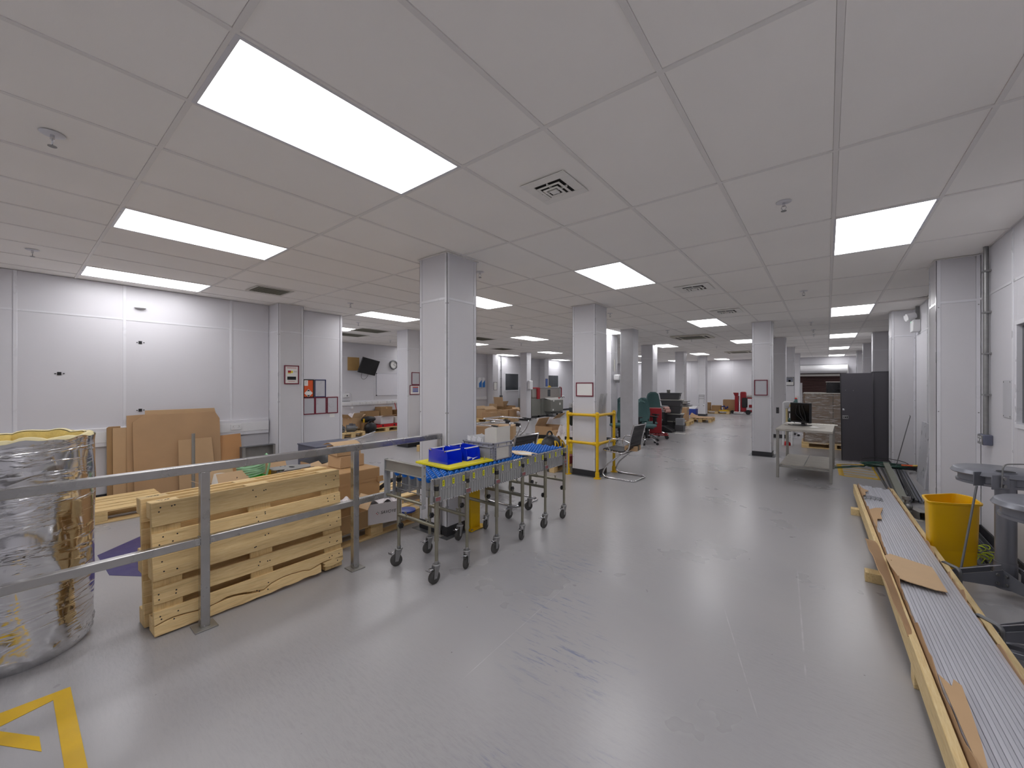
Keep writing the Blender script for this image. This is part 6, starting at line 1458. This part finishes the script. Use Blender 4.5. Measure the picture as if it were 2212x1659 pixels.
# yellow bin
bn = thing('yellow_bin', 'large yellow plastic bin with a wedge-shaped open top beside the slat crate', 'bin', (.83, 4.98, 0))
top = [(x-.83, y-4.98) for x, y in ((.66, 4.99), (.66, 4.745), (.83, 4.80), (.985, 4.90), (.975, 5.17), (.885, 5.24))]
def ring(f, z, o=0): return [(x*f+(o if x > 0 else -o), y*f+(o if y > 0 else -o), z) for x, y in top]
def sm(poly, r=.045, n=4):
    P = [V(p) for p in poly]; out = []
    for i in range(len(P)):
        a, b, c = P[i-1], P[i], P[(i+1) % len(P)]; d1 = (a-b); d2 = (c-b); q = min(r, d1.length*.4, d2.length*.4); s_ = b+d1.normalized()*q; e = b+d2.normalized()*q
        for k in range(n+1): t_ = k/n; out.append(tuple((1-t_)**2*s_+2*t_*(1-t_)*b+t_*t_*e))
    return out
vs, fs = [], []; rings = [sm(ring(.80, 0)), sm(ring(.85, .012)), sm(ring(.9, .17)), sm(ring(.915, .175)), sm(ring(.985, .55)), sm(ring(.99, .555, .012)), sm(ring(1.0, .57, .012)), sm(ring(.985, .57)), sm(ring(.96, .53)), sm(ring(.88, .03))]
n = len(rings[0])
for r_ in rings: vs += r_
for j in range(len(rings)-1): fs += [(j*n+k, j*n+(k+1) % n, (j+1)*n+(k+1) % n, (j+1)*n+k) for k in range(n)]
fs += [tuple(range(n-1, -1, -1)), tuple(range((len(rings)-1)*n, len(rings)*n))]
MB().add(vs, fs).build('bin_shell', YELBIN, bn, smooth=50)
# grey parts stand with round trays
G2 = DKSTEEL2
def parts_stand(label, PS, trays, arms, zt=.905, stay=True):
    st = thing('parts_stand', label, 'stand', PS)
    MB().cyl((0, 0, .12), (0, 0, zt), .054, 28).build('pole', G2, st); MB().cyl((0, 0, .06), (0, 0, .25), .058, 28).build('pole_sleeve', G2, st); MB().cyl((0, 0, zt), (0, 0, zt+.003), .047, 24).build('pole_cap', INK, st)
    for (x, y, z, r) in trays:
        MB().lathe([(r*.8, -.10), (r*.9, -.098), (r*.91, -.08), (r*.86, -.076), (r*.86, -.03), (r*1.0, -.028), (r*1.03, -.02), (r*1.0, -.008), (r*.97, .006), (r*.9, .014), (.001, .018)], 56, c=(x, y, z)).build('round_tray', G2, st, smooth=35)
    b = MB(); b.M = Matrix.Rotation(R(38), 4, 'Z')
    for a in ((-.17, -.045), (.045, .2)): b.box(a[0], a[1], -.06, -.053, zt-.115, zt-.01); b.box(a[0], a[1], .053, .06, zt-.115, zt-.01)
    b.build('clamp_plate', G2, st, bevel=.004, stuff=True)
    bo = MB(); bo.M = b.M
    for x in (-.09, .09):
        for z in (zt-.09, zt-.035): bo.cyl((x, -.06, z), (x, -.072, z), .012, 10)
    bo.build('bolts', GALV, st, stuff=True)
    h = MB(); h.M = b.M; h.tube(fillet([(-.11, -.066, zt-.1), (-.11, -.075, zt+.07), (.11, -.075, zt+.07), (.11, -.066, zt-.1)], .04), .005, 8).build('wire_handle', GALV, st)
    if stay: MB().tube([(-.15, -.05, zt-.115), tuple(V((arms[0][0]*.82, arms[0][1]*.82, .17)))], .007, 8).build('stay_rod', DKSTEEL, st)
    for d in arms:
        D = V((d[0], d[1], 0)); L = D.length; u = D.normalized(); p = V((-u.y, u.x, 0)); m = MB()
        for q_ in (-1, 1):
            a = u*.05+p*q_*.05; e = u*L+p*q_*.03; nr = p*q_*.004
            m.add([tuple(a+V((0, 0, .08))), tuple(e+V((0, 0, .11))), tuple(e+V((0, 0, .15))), tuple(a+V((0, 0, .21))), tuple(a+nr+V((0, 0, .08))), tuple(e+nr+V((0, 0, .11))), tuple(e+nr+V((0, 0, .15))), tuple(a+nr+V((0, 0, .21)))], [(0, 1, 2, 3), (7, 6, 5, 4), (0, 4, 5, 1), (1, 5, 6, 2), (2, 6, 7, 3), (3, 7, 4, 0)])
        m.build('foot_arm', G2, st, smooth=0)
        bb = MB()
        for q_ in (-1, 1):
            for z in (.115, .175): c = u*.1+p*q_*.054; bb.cyl(c+V((0, 0, z)), c+p*q_*.008+V((0, 0, z)), .011, 10)
        bb.build('arm_bolts', GALV, st, stuff=True)
        MB().tube(fillet([u*L+p*.07+V((0, 0, .04)), u*L+p*.07+V((0, 0, .2)), u*L-p*.07+V((0, 0, .2)), u*L-p*.07+V((0, 0, .04))], .03), .012, 8).build('foot_frame', DKSTEEL, st)
        for q_ in (-1, 1): c = u*L+p*q_*.07; MB().cyl(c-p*.012+V((0, 0, .036)), c+p*.012+V((0, 0, .036)), .036, 14).build('castor', BLACK, st)
        MB().tube([tuple(u*.06+p*.03+V((0, 0, .235))), tuple(u*L+p*.05+V((0, 0, .2)))], .006, 8).build('tie_rod', CHROME, st)
    return st
parts_stand('grey steel pole stand carrying a round tray beside the yellow bin', V((1.02, 4.51, 0)), [(.0, .17, .885, .24)], [(-.30, -.17), (.12, -.34)])
parts_stand('nearer grey stand cut by the right edge, round tray and low tapered foot', V((1.12, 3.72, 0)), [(-.06, .14, .82, .24)], [(-.40, -.26), (.05, -.3)], zt=.85, stay=False)
# profiles tied with yellow-green string near the wall
for k, (x, w, h, lb) in enumerate(((1.02, .05, .035, 'left'), (1.09, .06, .045, 'middle'), (1.15, .05, .05, 'right'))):
    profile('dark channel tied with lime string by the right wall, %s one of three' % lb, (x+.03, 6.14), (x, 5.05), w, h, (DKSTEEL, DGREY, DKSTEEL)[k], 'channel', group='tied channels by the right wall')
t = thing('lime_string', 'loops of lime green string round the tied dark channels', 'string', (1.08, 5.5, .03)); b = MB(); LIME = mat('lime_string', (186, 206, 30), .6)
for y, r_ in ((.55, .035), (-.3, .045), (-.1, .04)):
    for q_ in range(3): b.tube([(-.04+.03*q_+r_*cos(a), y+.02*q_+r_*sin(a), .03+.012*q_+.01*sin(2*a)) for a in [2*pi*i/14 for i in range(14)]], .003, 5, True)
for q_ in range(5): b.tube([(-.08+.03*q_, -.3, .04), (-.06+.035*q_, -.34, .03), (-.1+.04*q_, -.4, .0)], .003, 5)
b.build('loops', LIME, t, stuff=True)
o = MB().box(-.03, .03, -.02, .02, 0, .03).build('wood_offcut', PAPER, loc=(1.0, 5.0, 0)); tag(o, 'small pale block beside the tied channels', 'block')
o = MB().prism([(-.05, -.01), (.0, -.03), (.05, -.02), (.04, .02), (-.02, .025)], 0, .006).build('paper_scrap', OFFW, loc=G(1982, 1124)); tag(o, 'pale scrap on the floor left of the yellow bin', 'scrap')
o = MB().box(-.03, .03, -.5, .5, 0, .05).build('steel_channel', DGREY, loc=(1.19, 4.2, 0)); tag(o, 'dark channel lying along the wall behind the grey pole stand', 'profile')
t = thing('base_rails', 'pair of low grey rails on the floor below the nearer stand foot', 'rails', (.95, 3.6, 0))
for k in range(2): MB().cb((0, -.04-.1*k, .045), (.36, .04, .03), Matrix.Rotation(R(-4), 3, 'Z')).build('rail', G2, t, bevel=.004)
for x in (-.15, .15): MB().box(x-.02, x+.02, -.16, -.02, 0, .03).build('skid', DGREY, t)

# ------------------------------------------------------------------ ceiling fittings
def C_(u, v): return G(u, v, CEIL)
sp0 = None
for k, (u, v) in enumerate(((113, 290), (70, 540), (1693, 437), (1736, 629), (757, 655), (1037, 588), (1318, 677), (1752, 696), (1442, 714), (1105, 703), (1757, 712), (1494, 733), (1548, 748), (774, 697), (843, 735), (1126, 742), (1207, 751), (1078, 766), (1177, 774), (1758, 722))):
    p = C_(u, v); lb = 'small chrome pendant sprinkler on the ceiling, %s' % ('upper left corner', 'low at the far left', 'over the right aisle', 'second along the right aisle', 'above the left bay opening', 'right of the first column top', 'right of the guarded column top', 'third along the right aisle', 'left of the first cassette', 'in the middle of the room', 'fourth along the right aisle', 'just below the first cassette', 'between the two cassettes', 'first inside the left bay', 'second inside the left bay', 'before the office windows', 'above the process machine', 'by the left office window', 'far above the machine', 'fifth along the right aisle')[k]
    if sp0 is None:
        sp0 = thing('sprinkler', lb, 'sprinkler', p, group='ceiling sprinklers')
        MB().lathe([(.001, -.004), (.042, -.004), (.05, .001)], 24, cap=False).build('rosette', TRIM, sp0); m = MB().cyl((0, 0, -.004), (0, 0, -.03), .009, 10)
        for s_ in (-1, 1): m.tube([(s_*.008, 0, -.025), (s_*.016, 0, -.042), (s_*.004, 0, -.058)], .003, 6)
        m.cyl((0, 0, -.058), (0, 0, -.063), .006, 8); m.build('sprinkler_head', CHROME, sp0); MB().lathe([(.001, -.066), (.018, -.066), (.018, -.0635), (.001, -.0635)], 16).build('deflector', GALV, sp0)
    else: tree(sp0, p, label=lb)
DARKV = mat('vent_dark', (34, 32, 30), .8)
def diffuser(label, c, w=.3, rz=0):
    t = thing('air_diffuser', label, 'vent', c, rz); 
    for k, (a, b, z) in enumerate(((w, w*.6, 0), (w*.52, w*.42, -.012), (w*.34, w*.24, -.018))):
        m = MB()
        for q_ in ((-a, a, -a, -b), (-a, a, b, a), (-a, -b, -b, b), (b, a, -b, b)): m.box(q_[0], q_[1], q_[2], q_[3], z-.008, z-.002)
        m.build('louvre_ring', mat('vent_white', (236, 234, 230), .5), t, bevel=.002, seg=1)
    MB().box(-w*.16, w*.16, -w*.16, w*.16, -.026, -.02).build('centre_plate', mat('vent_white', 0), t); MB().box(-w*.6, w*.6, -w*.6, w*.6, -.002, -.0005).build('dark_throat', DARKV, t)
    m = MB(); m.box(-.003, .003, -w*.58, w*.58, -.018, -.004); m.box(-w*.58, w*.58, -.003, .003, -.018, -.004); m.build('cross_vanes', mat('vent_white', 0), t); return t
diffuser('square four-way ceiling diffuser near the large light panel', C_(1198, 407), .17); diffuser('square ceiling diffuser beyond the centre light panel', C_(1500, 622), .22); diffuser('square ceiling diffuser left of the right-hand light row', C_(1570, 673), .24)
def grille(label, c, w, d):
    t = thing('return_grille', label, 'vent', c); m = MB()
    for q_ in ((-w, w, -d, -d+.03), (-w, w, d-.03, d), (-w, -w+.03, -d+.03, d-.03), (w-.03, w, -d+.03, d-.03)): m.box(*q_, -.006, -.001)
    m.build('frame', OFFW, t); MB().box(-w+.03, w-.03, -d+.03, d-.03, -.0015, -.0005).build('dark_back', mat('vent_olive', (108, 106, 92), .8), t); m = MB(); n = int((2*d-.06)/.05)
    for k in range(n): m.box(-w+.03, w-.03, -d+.05+.05*k, -d+.056+.05*k, -.006, -.0015)
    m.build('blades', mat('vent_olive', 0), t, stuff=True); return t
grille('olive egg-crate return grille above the left wall', C_(583, 628), .22, .24); grille('dark return grille over the left bay, nearer one', C_(800, 714.5), .3, .4); grille('dark return grille over the left bay, farther one', C_(757, 723.5), .3, .4); grille('dark return grille right of the first column', C_(1038, 732), .3, .4)
grille('dark ceiling grille over the middle far left', C_(1085, 754), .3, .4); 
def cassette(label, c):
    t = thing('air_cassette', label, 'air conditioner', c); m = MB(); a = .48
    for q_ in ((-a, a, -a, -.3), (-a, a, .3, a), (-a, -.3, -.3, .3), (.3, a, -.3, .3)): m.box(*q_, -.03, -.001)
    m.build('fascia', mat('cassette_cream', (208, 203, 190), .5), t, bevel=.008); MB().box(-.3, .3, -.3, .3, -.026, -.004).build('intake_grille', mat('vent_olive', 0), t); m = MB()
    for s_ in (-1, 1): m.box(-.28, .28, s_*.38-.03, s_*.38+.03, -.0315, -.0295); m.box(s_*.38-.03, s_*.38+.03, -.28, .28, -.0315, -.0295)
    m.build('air_slots', DARKV, t, stuff=True); return t
cassette('cream four-way air cassette in the ceiling, nearer one', C_(1496, 727.5)); cassette('cream four-way air cassette in the ceiling, farther one', C_(1597, 760))
